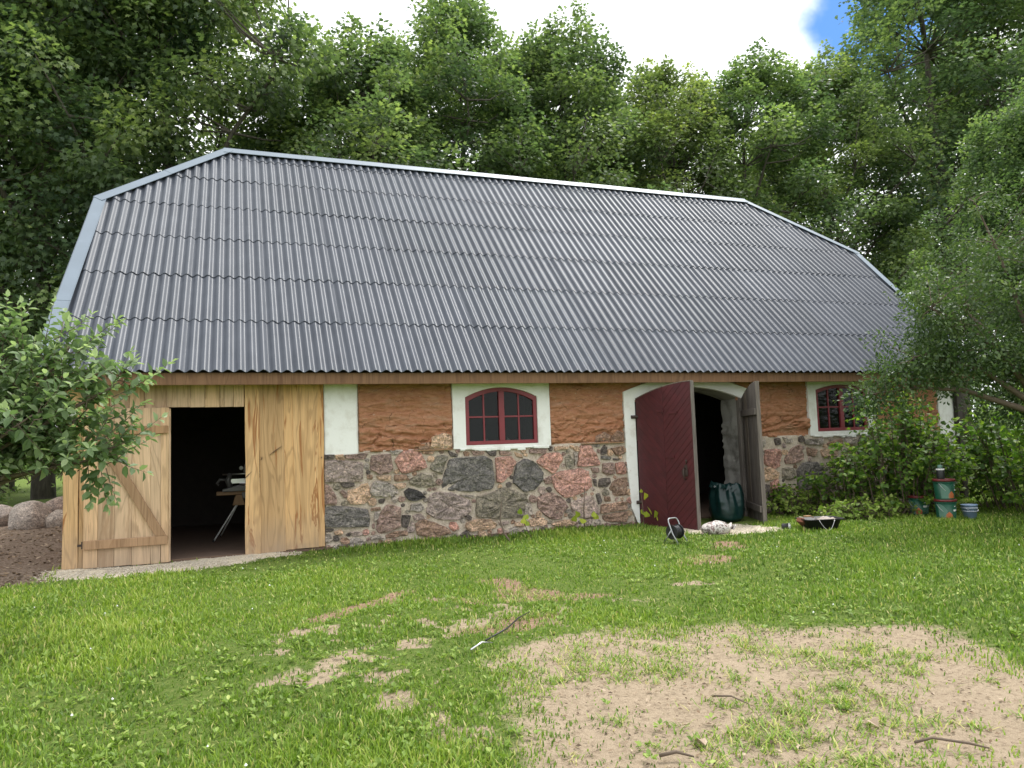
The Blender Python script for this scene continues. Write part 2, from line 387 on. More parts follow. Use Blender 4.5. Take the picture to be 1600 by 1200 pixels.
STONES = [
 ('lilac', [(1.146, -0.164), (1.413, -0.181), (1.685, -0.211), (1.667, -0.485), (1.141, -0.47)]),
 ('dark', [(1.147, -0.086), (1.277, -0.085), (1.258, -0.151), (1.146, -0.146)]),
 ('mauve', [(1.426, -0.091), (1.754, -0.091), (1.704, -0.169), (1.449, -0.164)]),
 ('tan', [(1.289, -0.097), (1.402, -0.09), (1.419, -0.169), (1.317, -0.177)]),
 ('mauve', [(1.803, -0.123), (2.089, -0.11), (2.109, -0.34), (2.045, -0.393), (1.921, -0.399), (1.787, -0.313)]),
 ('pink', [(2.15, -0.205), (2.279, -0.073), (2.484, -0.068), (2.589, -0.236), (2.626, -0.326), (2.528, -0.366), (2.246, -0.402), (2.21, -0.345)]),
 ('grey', [(2.078, -0.066), (2.216, -0.065), (2.254, -0.085), (2.152, -0.125)]),
 ('brown', [(2.133, -0.416), (2.296, -0.424), (2.345, -0.501), (2.143, -0.509)]),
 ('tan', [(2.117, -0.551), (2.306, -0.536), (2.292, -0.597), (2.191, -0.629)]),
 ('green', [(2.371, -0.477), (2.54, -0.416), (2.668, -0.441), (2.755, -0.597), (2.612, -0.621), (2.47, -0.607), (2.344, -0.55)]),
 ('black', [(2.265, -0.67), (2.343, -0.619), (2.495, -0.665), (2.595, -0.764), (2.452, -0.812), (2.338, -0.786)]),
 ('grey', [(1.794, -0.559), (1.845, -0.488), (2.043, -0.523), (2.141, -0.602), (2.189, -0.691), (2.038, -0.732), (1.816, -0.707), (1.78, -0.643)]),
 ('tan', [(1.466, -0.602), (1.611, -0.573), (1.648, -0.527), (1.746, -0.519), (1.779, -0.704), (1.692, -0.809), (1.499, -0.797), (1.452, -0.734)]),
 ('mauve', [(1.352, -0.62), (1.394, -0.598), (1.477, -0.669), (1.416, -0.714)]),
 ('dark', [(1.36, -0.5), (1.552, -0.503), (1.563, -0.553), (1.406, -0.568)]),
 ('mauve', [(1.147, -0.5), (1.229, -0.541), (1.297, -0.677), (1.296, -0.791), (1.142, -0.781)]),
 ('slate', [(1.142, -0.811), (1.307, -0.815), (1.733, -0.878), (1.759, -1.135), (1.138, -1.096)]),
 ('brown', [(1.788, -0.876), (1.911, -0.865), (1.929, -0.909), (1.787, -0.918)]),
 ('grey', [(1.836, -0.94), (1.91, -0.938), (1.883, -1.028), (1.821, -1.066)]),
 ('mauve', [(2.004, -0.846), (2.098, -0.846), (2.21, -0.89), (2.203, -1.173), (1.928, -1.256), (1.843, -1.171), (1.87, -1.064), (1.941, -0.934)]),
 ('mauve', [(1.79, -1.107), (1.833, -1.091), (1.825, -1.17), (1.795, -1.155)]),
 ('dark', [(2.232, -1.008), (2.358, -1.023), (2.303, -1.192), (2.228, -1.174)]),
 ('grey', [(2.362, -0.862), (2.516, -0.847), (2.565, -0.925), (2.5, -0.97), (2.36, -0.949)]),
 ('lilac', [(2.383, -1.025), (2.512, -1.002), (2.574, -1.075), (2.42, -1.102)]),
 ('brown', [(1.989, -1.273), (2.152, -1.224), (2.29, -1.228), (2.314, -1.291), (2.088, -1.311), (2.001, -1.317)]),
 ('grey', [(1.768, -1.269), (1.878, -1.259), (1.964, -1.314), (1.779, -1.324)]),
 ('lilac', [(1.48, -1.193), (1.612, -1.19), (1.66, -1.23), (1.611, -1.263), (1.515, -1.243)]),
 ('tan', [(1.26, -1.176), (1.349, -1.147), (1.384, -1.209), (1.277, -1.219)]),
 ('dark', [(1.138, -1.12), (1.255, -1.128), (1.243, -1.163), (1.137, -1.167)]),
 ('grey', [(1.136, -1.203), (1.207, -1.208), (1.229, -1.293), (1.135, -1.309)]),
 ('tan', [(1.871, -0.422), (2.082, -0.419), (2.068, -0.493), (1.919, -0.479)]),
 ('brown', [(1.736, -0.397), (1.81, -0.4), (1.809, -0.461), (1.747, -0.458)]),
 ('dark', [(1.901, -0.76), (1.988, -0.753), (1.962, -0.813), (1.9, -0.809)]),
 ('slate', [(2.976, -0.227), (3.083, -0.212), (3.517, -0.197), (3.625, -0.253), (3.654, -0.41), (3.667, -0.632), (3.596, -0.699), (3.363, -0.725), (3.042, -0.707), (2.838, -0.671), (2.863, -0.476)]),
 ('green', [(2.78, -0.155), (2.951, -0.168), (2.851, -0.437), (2.664, -0.34)]),
 ('pink', [(3.695, -0.23), (3.961, -0.214), (4.028, -0.296), (3.958, -0.483), (3.778, -0.612), (3.709, -0.602)]),
 ('lilac', [(2.66, -0.736), (2.765, -0.698), (2.988, -0.723), (3.271, -0.854), (3.301, -0.971), (3.238, -1.056), (3.082, -1.122), (2.767, -1.107), (2.589, -0.989)]),
 ('green', [(3.388, -0.797), (3.552, -0.781), (3.831, -0.686), (4.025, -0.749), (4.178, -0.843), (4.297, -1.06), (4.222, -1.167), (3.676, -1.162), (3.513, -1.119), (3.364, -1.097), (3.362, -0.949)]),
 ('tan', [(3.201, -1.174), (3.377, -1.136), (3.58, -1.156), (3.687, -1.24), (3.671, -1.291), (3.263, -1.325), (3.185, -1.243)]),
 ('brown', [(2.431, -1.146), (2.535, -1.078), (2.689, -1.133), (2.907, -1.229), (2.971, -1.322), (2.76, -1.35), (2.453, -1.314)]),
 ('lilac', [(3.716, -1.21), (3.869, -1.195), (3.881, -1.241), (3.755, -1.265)]),
 ('tan', [(3.993, -1.23), (4.121, -1.219), (4.218, -1.265), (4.089, -1.308), (3.977, -1.28)]),
 ('dark', [(2.953, -0.098), (3.111, -0.155), (3.084, -0.192), (2.991, -0.182)]),
 ('mauve', [(3.315, -0.111), (3.52, -0.099), (3.511, -0.17), (3.353, -0.177)]),
 ('dark', [(3.547, -0.12), (3.712, -0.119), (3.696, -0.197), (3.613, -0.194)]),
 ('mauve', [(3.768, -0.121), (3.977, -0.162), (3.947, -0.194), (3.793, -0.188)]),
 ('tan', [(4.006, -0.15), (4.132, -0.194), (4.151, -0.248), (4.045, -0.224)]),
 ('brown', [(2.562, -0.058), (2.743, -0.071), (2.716, -0.134), (2.56, -0.121)]),
 ('green', [(2.708, -0.418), (2.773, -0.427), (2.771, -0.497), (2.72, -0.469)]),
 ('grey', [(3.106, -0.762), (3.334, -0.781), (3.326, -0.826), (3.199, -0.799)]),
 ('slate', [(4.034, -0.339), (4.164, -0.265), (4.324, -0.311), (4.49, -0.488), (4.474, -0.617), (4.317, -0.748), (4.145, -0.769), (3.97, -0.622)]),
 ('pink', [(4.535, -0.196), (4.77, -0.192), (4.834, -0.262), (4.793, -0.354), (4.683, -0.504), (4.625, -0.501), (4.511, -0.423), (4.398, -0.338), (4.385, -0.304)]),
 ('green', [(4.863, -0.276), (4.947, -0.232), (4.996, -0.309), (5.005, -0.438), (4.885, -0.446)]),
 ('pink', [(5.141, -0.096), (5.316, -0.096), (5.401, -0.229), (5.479, -0.377), (5.461, -0.417), (5.209, -0.42), (5.089, -0.415), (5.118, -0.259)]),
 ('pink', [(4.622, -0.561), (4.787, -0.482), (5.117, -0.457), (5.266, -0.504), (5.33, -0.753), (5.19, -0.833), (4.857, -0.915), (4.749, -0.842), (4.658, -0.737)]),
 ('dark', [(5.505, -0.164), (5.578, -0.098), (5.614, -0.14), (5.594, -0.236), (5.508, -0.247)]),
 ('slate', [(5.507, -0.268), (5.684, -0.295), (5.666, -0.343), (5.505, -0.323)]),
 ('dark', [(5.73, -0.318), (5.839, -0.329), (5.822, -0.359), (5.729, -0.35)]),
 ('mauve', [(5.314, -0.459), (5.444, -0.457), (5.456, -0.527), (5.356, -0.542)]),
 ('mauve', [(5.532, -0.393), (5.719, -0.387), (5.733, -0.574), (5.6, -0.588), (5.517, -0.536)]),
 ('pink', [(5.765, -0.402), (5.915, -0.381), (5.937, -0.577), (5.779, -0.583)]),
 ('dark', [(5.45, -0.643), (5.636, -0.631), (5.648, -0.708), (5.583, -0.773), (5.444, -0.772)]),
 ('dark', [(5.336, -0.644), (5.404, -0.647), (5.399, -0.756), (5.361, -0.741)]),
 ('brown', [(5.695, -0.696), (5.784, -0.646), (5.95, -0.633), (5.934, -0.923), (5.73, -0.939), (5.628, -0.803)]),
 ('dark', [(5.377, -0.885), (5.447, -0.868), (5.487, -0.986), (5.423, -1.044)]),
 ('brown', [(5.529, -0.927), (5.621, -0.933), (5.649, -1.003), (5.533, -1.003)]),
 ('brown', [(5.461, -1.053), (5.639, -1.043), (5.796, -1.019), (5.937, -1.027), (5.93, -1.151), (5.554, -1.188), (5.462, -1.196)]),
 ('brown', [(5.475, -1.231), (5.921, -1.178), (5.911, -1.356), (5.532, -1.33)]),
 ('mauve', [(4.37, -0.874), (4.539, -0.81), (4.648, -0.817), (4.848, -0.955), (4.881, -1.051), (4.782, -1.111), (4.77, -1.224), (4.58, -1.217), (4.446, -1.116), (4.378, -1.026)]),
 ('lilac', [(4.935, -0.987), (5.217, -0.903), (5.33, -0.909), (5.433, -1.147), (5.412, -1.274), (5.089, -1.225), (4.966, -1.143)]),
 ('grey', [(4.819, -1.107), (4.916, -1.08), (4.944, -1.128), (4.847, -1.142)]),
 ('tan', [(4.213, -1.206), (4.437, -1.175), (4.528, -1.247), (4.496, -1.298), (4.231, -1.305)]),
 ('tan', [(4.591, -1.298), (4.813, -1.24), (5.005, -1.26), (4.956, -1.343), (4.691, -1.338)]),
 ('mauve', [(4.27, -0.12), (4.546, -0.116), (4.543, -0.19), (4.268, -0.186)]),
 ('tan', [(4.693, -0.094), (4.938, -0.1), (4.914, -0.14), (4.698, -0.155)]),
 ('dark', [(4.583, -0.093), (4.659, -0.093), (4.654, -0.16), (4.607, -0.161)]),
 ('grey', [(5.37, -0.077), (5.493, -0.092), (5.475, -0.135), (5.399, -0.122)]),
 ('brown', [(5.692, -0.15), (5.929, -0.13), (5.922, -0.256), (5.78, -0.264)]),
 ('grey', [(5.015, -0.208), (5.087, -0.197), (5.061, -0.366), (5.032, -0.405), (5.028, -0.269)]),
 ('grey', [(4.159, -0.966), (4.244, -0.958), (4.281, -1.118), (4.152, -1.136)]),
 ('dark', [(8.956, -0.104), (9.08, -0.088), (9.109, -0.199), (8.984, -0.224)]),
 ('grey', [(9.155, -0.08), (9.352, -0.116), (9.358, -0.187), (9.208, -0.192)]),
 ('pink', [(8.734, -0.295), (9.077, -0.288), (9.092, -0.418), (9.029, -0.594), (8.891, -0.638), (8.717, -0.531)]),
 ('mauve', [(9.161, -0.48), (9.312, -0.296), (9.532, -0.223), (9.573, -0.487), (9.416, -0.561), (9.191, -0.571)]),
 ('grey', [(9.64, -0.135), (9.858, -0.132), (10.066, -0.112), (10.016, -0.239), (9.658, -0.227)]),
 ('brown', [(10.148, -0.213), (10.469, -0.151), (10.513, -0.256), (10.171, -0.255)]),
 ('brown', [(9.679, -0.279), (9.918, -0.328), (9.843, -0.457), (9.692, -0.431)]),
 ('tan', [(9.996, -0.331), (10.427, -0.336), (10.389, -0.458), (10.023, -0.465)]),
 ('slate', [(9.419, -0.682), (9.568, -0.547), (9.875, -0.54), (10.057, -0.67), (10.089, -0.906), (9.934, -1.05), (9.427, -1.042)]),
 ('green', [(9.1, -0.627), (9.36, -0.639), (9.37, -0.819), (9.22, -0.832), (9.086, -0.805)]),
 ('tan', [(8.65, -0.617), (8.821, -0.595), (9.021, -0.693), (8.987, -0.82), (8.645, -0.843)]),
 ('dark', [(8.656, -0.892), (8.785, -0.903), (8.757, -1.113), (8.641, -1.126)]),
 ('grey', [(10.568, -0.092), (10.849, -0.1), (10.835, -0.246), (10.566, -0.258)]),
 ('grey', [(8.656, -0.114), (8.755, -0.112), (8.746, -0.236), (8.646, -0.243)]),
 ('pink', [(8.824, -0.871), (8.987, -0.82), (8.938, -1.133), (8.815, -1.146)]),
]
# ================================================================ GROUND
def poly_mask(X, Y, P, soft):
    """~1 inside polygon, 0 outside, soft edge (signed distance)"""
    P = np.array(P, float); n = len(P); ins = np.zeros(X.shape, bool); dm = np.full(X.shape, 1e9); j = n-1
    for i in range(n):
        xi, yi = P[i]; xj, yj = P[j]
        cond = ((yi > Y) != (yj > Y))
        with np.errstate(divide='ignore', invalid='ignore'):
            xx = (xj-xi)*(Y-yi)/((yj-yi) if yj != yi else 1e-9)+xi
        ins ^= cond & (X < xx)
        dx, dy = xj-xi, yj-yi; t = np.clip(((X-xi)*dx+(Y-yi)*dy)/(dx*dx+dy*dy), 0, 1)
        dm = np.minimum(dm, np.hypot(X-xi-t*dx, Y-yi-t*dy)); j = i
    sd = np.where(ins, dm, -dm)
    return np.clip(sd/soft*.5+.5, 0, 1)
def ell(X, Y, cx, cy, rx, ry, ang, soft=.62):
    c, s = math.cos(ang), math.sin(ang); u = (X-cx)*c+(Y-cy)*s; v = -(X-cx)*s+(Y-cy)*c
    return np.clip((1-np.hypot(u/rx, v/ry))/soft, 0, 1)
DIRT = [(1.75, -5.85), (2.0, -5.5), (2.46, -5.45), (2.94, -5.6), (3.40, -5.65), (3.87, -5.79), (4.3, -6.1), (4.71, -6.37), (4.86, -6.72), (4.62, -7.3), (4.9, -7.9), (5.6, -9.0), (4.6, -10.4), (1.6, -9.8), (1.1, -8.4), (1.25, -7.6), (1.5, -6.8)]
def masks(X, Y):
    X = np.asarray(X, float); Y = np.asarray(Y, float)
    wx = X+.35*(fbm(X*1.7, Y*1.7, 71, 4)-.5)*1.6; wy = Y+.35*(fbm(X*1.7, Y*1.7, 77, 4)-.5)*1.6
    f1 = fbm(X*2.2, Y*2.2, 51, 4); f2 = fbm(X*7, Y*7, 53, 3)
    sand = poly_mask(wx, wy, DIRT, .35)
    core = np.clip((f1*.45+f2*.55-.50)*8+.72, 0, 1)      # grass coming back inside the patch
    edge_band = poly_mask(wx, wy, DIRT, 1.9)             # barest towards the far rim
    rim = np.clip((Y+6.9)/.9, 0, 1)
    sand = sand*np.clip(core*.35+.72, 0, 1)
    red = np.maximum.reduce([ell(wx, wy, 1.2, -3.65, .95, .24, .65), ell(wx, wy, 1.88, -3.95, .42, .20, -.4), ell(wx, wy, 2.62, -3.75, .40, .90, .25)*.95,
                             ell(wx, wy, 2.1, -5.0, .7, .3, .2)*.7, ell(wx, wy, 5.15, -3.25, .80, .28, .35)*.85, ell(wx, wy, 3.05, -4.3, .55, .25, -.3)*.75, ell(wx, wy, 6.1, -2.35, .75, .30, .9)*.8])
    thin = np.maximum.reduce([ell(wx, wy, .55, -5.5, 1.1, .25, .6)*.8, ell(wx, wy, .85, -6.3, .30, .25, .3)*.9, ell(wx, wy, 1.2, -6.9, .6, .8, 0)*.55, ell(wx, wy, 4.2, -4.3, .35, .2, 0)*.7,
                              ell(wx, wy, -.1, -7.0, .25, .15, .3)*.8, ell(wx, wy, 2.3, -4.8, 1.1, .5, -.1)*.55])*np.clip(f2*3-.7, 0, 1)
    thin = np.maximum(thin, .75*ell(wx, wy, 1.6, -5.0, 2.6, 2.0, -.3, .5)*np.clip((f2*.6+f1*.4-.545)*9, 0, 1))
    red = red*np.clip(.35+1.5*(f2*.6+f1*.4-.12), 0, 1)
    gravel = np.maximum.reduce([poly_mask(wx*.6+X*.4, wy*.4+Y*.6, [(-1.95, -.75), (-1.3, -.95), (-.5, -.78), (.2, -.50), (.75, -.28), (.7, .03), (-2.1, .03), (-2.2, -.5)], .16),
                                ell(wx, wy, 6.95, -1.25, .95, .55, -.2, .35)])
    soil = np.maximum(np.clip((-1.98-X)/.25, 0, 1)*np.clip((Y+1.05+.3*(f1-.5))/.25, 0, 1)*np.clip((9.2-Y)/1.2, 0, 1)*np.clip((X+9)/1.5, 0, 1), ((X > -2) & (X < 13.3) & (Y > 0) & (Y < 8.8)).astype(float))
    return np.clip(np.maximum(sand, thin), 0, 1), np.clip(red, 0, 1), np.clip(gravel, 0, 1), np.clip(soil, 0, 1)

def grow(a, b, step, far, k=1.22):
    c = list(np.arange(a, b+1e-6, step)); s = step
    while c[-1] < far: s = min(s*k, 60); c.append(c[-1]+s)
    s = step; d = []
    x = a
    while x > -far: s = min(s*k, 60); x -= s; d.append(x)
    return np.array(d[::-1]+c)
gx = grow(-4, 9, .045, 400); gy = grow(-9.8, .6, .04, 400)
GX, GY = np.meshgrid(gx, gy, indexing='ij')
GZ = ground_h(GX, GY)
ms_ = masks(GX, GY)
near = np.exp(-np.clip(np.hypot(GX-2, GY+6)-9, 0, None)/4)
GZ = GZ + near*(.030*(fbm(GX*3, GY*3, 61, 3)-.5)+.020*(fbm(GX*9, GY*9, 67, 3)-.5)) - .022*ms_[0] - .02*ms_[1]
GZ = GZ - .30*((GX > -1.7) & (GX < 13.2) & (GY > .12) & (GY < 8.6))      # below the barn floor
nX, nY = GX.shape
i, j = np.meshgrid(np.arange(nX-1), np.arange(nY-1), indexing='ij'); a = (i*nY+j).ravel()
gme = mk_np('ground', np.stack([GX, GY, GZ], -1).reshape(-1, 3), np.stack([a, a+nY, a+nY+1, a+1], -1), [], True)
for nm, v in zip(('sand', 'red', 'gravel', 'soil'), ms_): fattr(gme, nm, v.ravel())
def ground_mat():
    m, nt, b = mat('yard_ground'); v = coords(nt)
    n1 = noise(nt, v, 2.5, 6, .6); n2 = noise(nt, v, 26, 8, .75); n3 = noise(nt, v, 110, 4, .7)
    turf = ramp(nt, n2, [(.3, (.062, .098, .020)), (.5, (.115, .170, .034)), (.7, (.21, .225, .075))]).outputs[0]
    def lay(nm): return nd(nt, 'ShaderNodeAttribute', attribute_name=nm).outputs['Fac']
    def brk(f, amt=.5):
        a = nd(nt, 'ShaderNodeMath', operation='MULTIPLY_ADD'); nt.links.new(n2, a.inputs[0]); a.inputs[1].default_value = amt; nt.links.new(f, a.inputs[2])
        s = nd(nt, 'ShaderNodeMapRange', interpolation_type='SMOOTHSTEP'); s.inputs['From Min'].default_value = .25+amt*.5; s.inputs['From Max'].default_value = .55+amt*.5
        nt.links.new(a.outputs[0], s.inputs['Value']); return s.outputs[0]
    sand = ramp(nt, n1, [(.3, (.275, .207, .142)), (.6, (.41, .322, .228)), (.8, (.50, .41, .305))]).outputs[0]
    sand = mixc(nt, .55, sand, ramp(nt, n3, [(.3, (.17, .125, .084)), (.5, (.40, .312, .215)), (.75, (.59, .49, .37))]).outputs[0])
    sand = mixc(nt, .5, sand, ramp(nt, n2, [(.36, (.17, .125, .082)), (.52, (.46, .365, .258))]).outputs[0])
    redc = ramp(nt, n2, [(.3, (.18, .11, .075)), (.6, (.37, .25, .17)), (.8, (.50, .38, .27))]).outputs[0]
    grav = ramp(nt, n2, [(.3, (.42, .345, .24)), (.5, (.68, .60, .46)), (.7, (.80, .74, .62))]).outputs[0]
    soil = ramp(nt, n2, [(.3, (.085, .06, .044)), (.5, (.20, .15, .112)), (.68, (.40, .32, .25))]).outputs[0]
    c = mixc(nt, brk(lay('sand')), turf, sand); c = mixc(nt, brk(lay('red')), c, redc); c = mixc(nt, brk(lay('soil'), .3), c, soil); c = mixc(nt, brk(lay('gravel')), c, grav)
    nt.links.new(c, b.inputs['Base Color']); b.inputs['Roughness'].default_value = .95; b.inputs['Specular IOR Level'].default_value = .1
    ad = nd(nt, 'ShaderNodeMath', operation='ADD'); nt.links.new(n2, ad.inputs[0]); nt.links.new(n3, ad.inputs[1])
    bump(nt, b, ad.outputs[0], .9, .02); return m
gme.materials.append(ground_mat())
ground = ob('ground', gme); tag(ground, 'uneven lawn with worn sandy patches and a soil bank by the barn', 'ground', kind='structure')
# ================================================================ BARN
WALL_T = .55
ZT = .955           # top of the wall
barn = thing('stone_barn', 'long fieldstone and red clay barn with a grey corrugated half-hipped roof', 'barn', (5.6, 0, -1.4))
BI = Matrix.Translation((-5.6, 0, 1.4))
def part(name, me, parent=None, bevel=0, loc=None):
    o = ob(name, me, parent if parent is not None else barn, bevel=bevel)
    if parent is None: o.matrix_parent_inverse = BI
    if loc is not None: o.location = loc
    return o
FX = lambda u, v, d: (u, d, v)      # wall plane: u along x, v up, d depth in y

# wall core (behind the facing), with openings
core = B()
def seg(x0, x1, z0=-1.6, z1=ZT): core.box(x0, x1, .03, WALL_T, z0, z1)
seg(1.14, 3.24); seg(3.24, 4.41, -1.6, -.03); seg(3.24, 4.41, .86, ZT)
seg(4.41, 6.16); seg(6.16, 8.31, .86, ZT); seg(8.31, 9.95)
seg(9.95, 11.15, -1.6, 0.0); seg(9.95, 11.15, .86, ZT); seg(11.15, 13.38)
part('wall_core', core.mesh('wall_core', M['mortar']))
# other three walls and inside
bw = B(); bw.box(-2.0, 13.38, 8.29, 8.84, -1.6, ZT); bw.box(12.83, 13.38, WALL_T, 8.29, -1.6, ZT); bw.box(-2.0, -1.86, .14, 8.29, -1.6, ZT)
part('rear_wall', bw.mesh('rear_wall', M['clay']))
fl = B(); fl.box(-1.86, 12.83, -.02, 8.29, -1.62, -1.375); part('floor', fl.mesh('floor', M['earthfloor']))
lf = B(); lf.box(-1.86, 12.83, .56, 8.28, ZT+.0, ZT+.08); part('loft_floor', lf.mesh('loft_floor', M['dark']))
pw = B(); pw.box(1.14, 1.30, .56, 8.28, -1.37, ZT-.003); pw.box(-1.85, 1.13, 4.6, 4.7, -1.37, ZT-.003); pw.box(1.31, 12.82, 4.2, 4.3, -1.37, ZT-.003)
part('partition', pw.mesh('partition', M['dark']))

def facing(name, x0, x1, z0, z1, y, m, disp, step=.025, edge=0.0):
    """uneven skin of a wall, displaced towards the yard"""
    nx = max(2, int((x1-x0)/step)); nz = max(2, int((z1-z0)/step))
    X, Z = np.meshgrid(np.linspace(x0, x1, nx+1), np.linspace(z0, z1, nz+1), indexing='ij')
    Y = y - disp(X, Z)
    V = np.stack([X, Y, Z], -1).reshape(-1, 3)
    i, j = np.meshgrid(np.arange(nx), np.arange(nz), indexing='ij')
    a = (i*(nz+1)+j).ravel(); F = np.stack([a, a+nz+1, a+nz+2, a+1], -1)
    n0 = len(V)
    # rim back to the core
    ring = [k*(nz+1) for k in range(nx+1)] + [nx*(nz+1)+k for k in range(1, nz+1)] + [k*(nz+1)+nz for k in range(nx-1, -1, -1)] + [k for k in range(nz-1, 0, -1)]
    Vr = V[ring].copy(); Vr[:, 1] = .04
    V = np.vstack([V, Vr]); L = len(ring)
    R = np.array([[ring[k], n0+k, n0+(k+1) % L, ring[(k+1) % L]] for k in range(L)])
    return part(name, mk_np(name, V, np.vstack([F, R]), [m], True))

def claydisp(seed, ledge):
    def f(X, Z):
        lay = fbm(X*1.5, Z*11, seed, 4)
        d = .075*(fbm(X*3, Z*5, seed+3, 5)-.5) + .06*(lay-.5) + .022*(fbm(X*14, Z*20, seed+5, 3)-.5)
        low = np.clip((.42-Z)/.3, 0, 1)
        rid = 1-2*np.abs(fbm(X*4, Z*12, seed+11, 4)-.5); d = d + (.05+.07*low)*(fbm(X*9, Z*20, seed+8, 4)-.55) - .05*(.3+low)*np.clip(rid-.82, 0, 1)/.18
        zc = ledge + .10*np.sin(X*2.3+seed) + .06*(vnoise(X*7, Z*0, seed)-.5)
        cr = np.exp(-((Z-zc)/.018)**2)*np.clip(vnoise(X*2.2, X*0, seed+2)*2.2-.55, 0, 1)
        d = d - .075*cr + .03*np.clip((zc-Z)/.05, 0, 1)*np.clip((Z-zc+.25)/.2, 0, 1)
        return np.maximum(d + .01, -.022)
    return f
for k, (x0, x1, ledge) in enumerate([(1.635, 3.025, .22), (4.64, 5.94, .12), (8.53, 9.755, .16), (11.38, 12.96, .15)]):
    facing('clay_panel', x0, x1, -.07, ZT-.002, .0, M['clay'], claydisp(5+k*9, ledge), .0125)
facing('plaster_panel', 1.145, 1.615, -.115, ZT-.004, -.012, M['white'], lambda X, Z: .012*(fbm(X*3, Z*3, 3, 4)-.5)+.004, .04)
facing('plaster_panel', 12.98, 13.385, -.30, ZT-.004, -.012, M['white'], lambda X, Z: .014*(fbm(X*3, Z*3, 5, 4)-.5)+.004, .04)
md = lambda X, Z: .030*(fbm(X*5, Z*5, 21, 5)-.5)+.012*(fbm(X*22, Z*22, 29, 3)-.5)
facing('mortar_face', 1.145, 6.10, -1.6, -.05, .0, M['mortar'], md, .025)
facing('mortar_face', 8.36, 13.385, -1.6, -.05, .0, M['mortar'], md, .035)

# ---- field stones
SC = {'grey': (0.301,0.271,0.244), 'lilac': (0.326,0.266,0.241), 'dark': (0.109,0.095,0.087), 'mauve': (0.262,0.189,0.163), 'pink': (0.403,0.238,0.198),
      'slate': (0.151,0.144,0.137), 'tan': (0.442,0.320,0.230), 'green': (0.218,0.199,0.161), 'brown': (0.282,0.193,0.143), 'black': (0.064,0.061,0.061)}
def stone_obj(poly, col, seed, proud=.035):
    r = random.Random(seed)
    P = np.array(poly, float); c = P.mean(0)
    a = sum(P[i][0]*P[(i+1) % len(P)][1]-P[(i+1) % len(P)][0]*P[i][1] for i in range(len(P)))
    if a < 0: P = P[::-1]
    size = math.sqrt(abs(a)/2)
    big = size > .12
    out = []
    for i in range(len(P)):
        p, q = P[i], P[(i+1) % len(P)]; L = np.linalg.norm(q-p); n = max(1, min(4, int(round(L/.055)))) if big else (2 if L > .06 else 1)
        nrm = np.array([q[1]-p[1], p[0]-q[0]])/max(L, 1e-6)
        for k in range(n):
            t = k/n + (r.uniform(-.12, .12)/n if k else 0)
            out.append(p*(1-t)+q*t + nrm*r.uniform(-.010, .007)*min(1, size*6))
    O = np.array(out); n = len(O)
    # soften corners
    O = c+(O-c)*(1+.015/max(size, .05)); O = .09*np.roll(O, 1, 0) + .82*O + .09*np.roll(O, -1, 0)
    V = []; h = proud*min(1, .45+size*1.6)
    tilt = (r.uniform(-.05, .05), r.uniform(-.05, .05))
    for s, d in ((1.0, .03), (1.0, -.25*h), (.965, -.75*h), (.78, -.95*h), (.42, -1.0*h)):
        for p in O:
            q = c+(p-c)*s
            y = d
            if d < -.2*h: y += r.uniform(-.016, .016)*min(1, size*5) + (q[0]-c[0])*tilt[0] + (q[1]-c[1])*tilt[1]
            V.append((q[0]-c[0], y, q[1]-c[1]))
    V.append((0, -1.0*h + r.uniform(-.01, .008), 0))
    F = []
    for k in range(4):
        for i in range(n): F.append((k*n+i, k*n+(i+1) % n, (k+1)*n+(i+1) % n, (k+1)*n+i))
    for i in range(n): F.append((4*n+i, 4*n+(i+1) % n, 5*n))
    me = mk('stone', V, F, [M['stone']], False)
    me.polygons.foreach_set('use_smooth', [True]*len(me.polygons))
    if size > .07:
        bm = bmesh.new(); bm.from_mesh(me)
        bmesh.ops.subdivide_edges(bm, edges=[e for e in bm.edges if e.calc_length() > .045], cuts=1 if size < .2 else 2, use_grid_fill=True)
        for v in bm.verts:
            if v.co.y < -.3*h:
                px, pz = v.co.x+c[0], v.co.z+c[1]
                f_ = fbm(px*9+seed, pz*13, seed, 4)-.5; g_ = abs(fbm(px*5+pz*7, pz*4-px*3+seed, seed+3, 3)-.5)
                v.co.y += .052*f_*min(1, size*4)-.02+.05*g_
        bmesh.ops.triangulate(bm, faces=bm.faces[:]); bm.to_mesh(me); bm.free()
        me.polygons.foreach_set('use_smooth', [False]*len(me.polygons))
    o = part('stone', me); o.location = (c[0], 0, c[1])
    v = [r.uniform(1.3, 1.62)]*3; w = r.uniform(-.02, .02)
    cc = SC[col]; o.color = (cc[0]*v[0]*(1+w), cc[1]*v[0], cc[2]*v[0]*(1-w), 1)
    return o
allpoly = []
for i, (cn, pl) in enumerate(STONES):
    stone_obj(pl, cn, 100+i); allpoly.append(np.array(pl, float))
SEGA = np.vstack([p for p in allpoly]); SEGB = np.vstack([np.roll(p, -1, 0) for p in allpoly])
def segdist(p, A, Bq):
    d = Bq-A; t = np.clip(((p-A)*d).sum(1)/np.maximum((d*d).sum(1), 1e-9), 0, 1); q = A+d*t[:, None]-p
    return np.sqrt((q*q).sum(1)).min()
def inside(p, P):
    x, y = p; n = len(P); r = False; j = n-1
    for i in range(n):
        if (P[i][1] > y) != (P[j][1] > y) and x < (P[j][0]-P[i][0])*(y-P[i][1])/(P[j][1]-P[i][1])+P[i][0]: r = not r
        j = i
    return r
placed = []
rr = random.Random(5)
cnt = 0
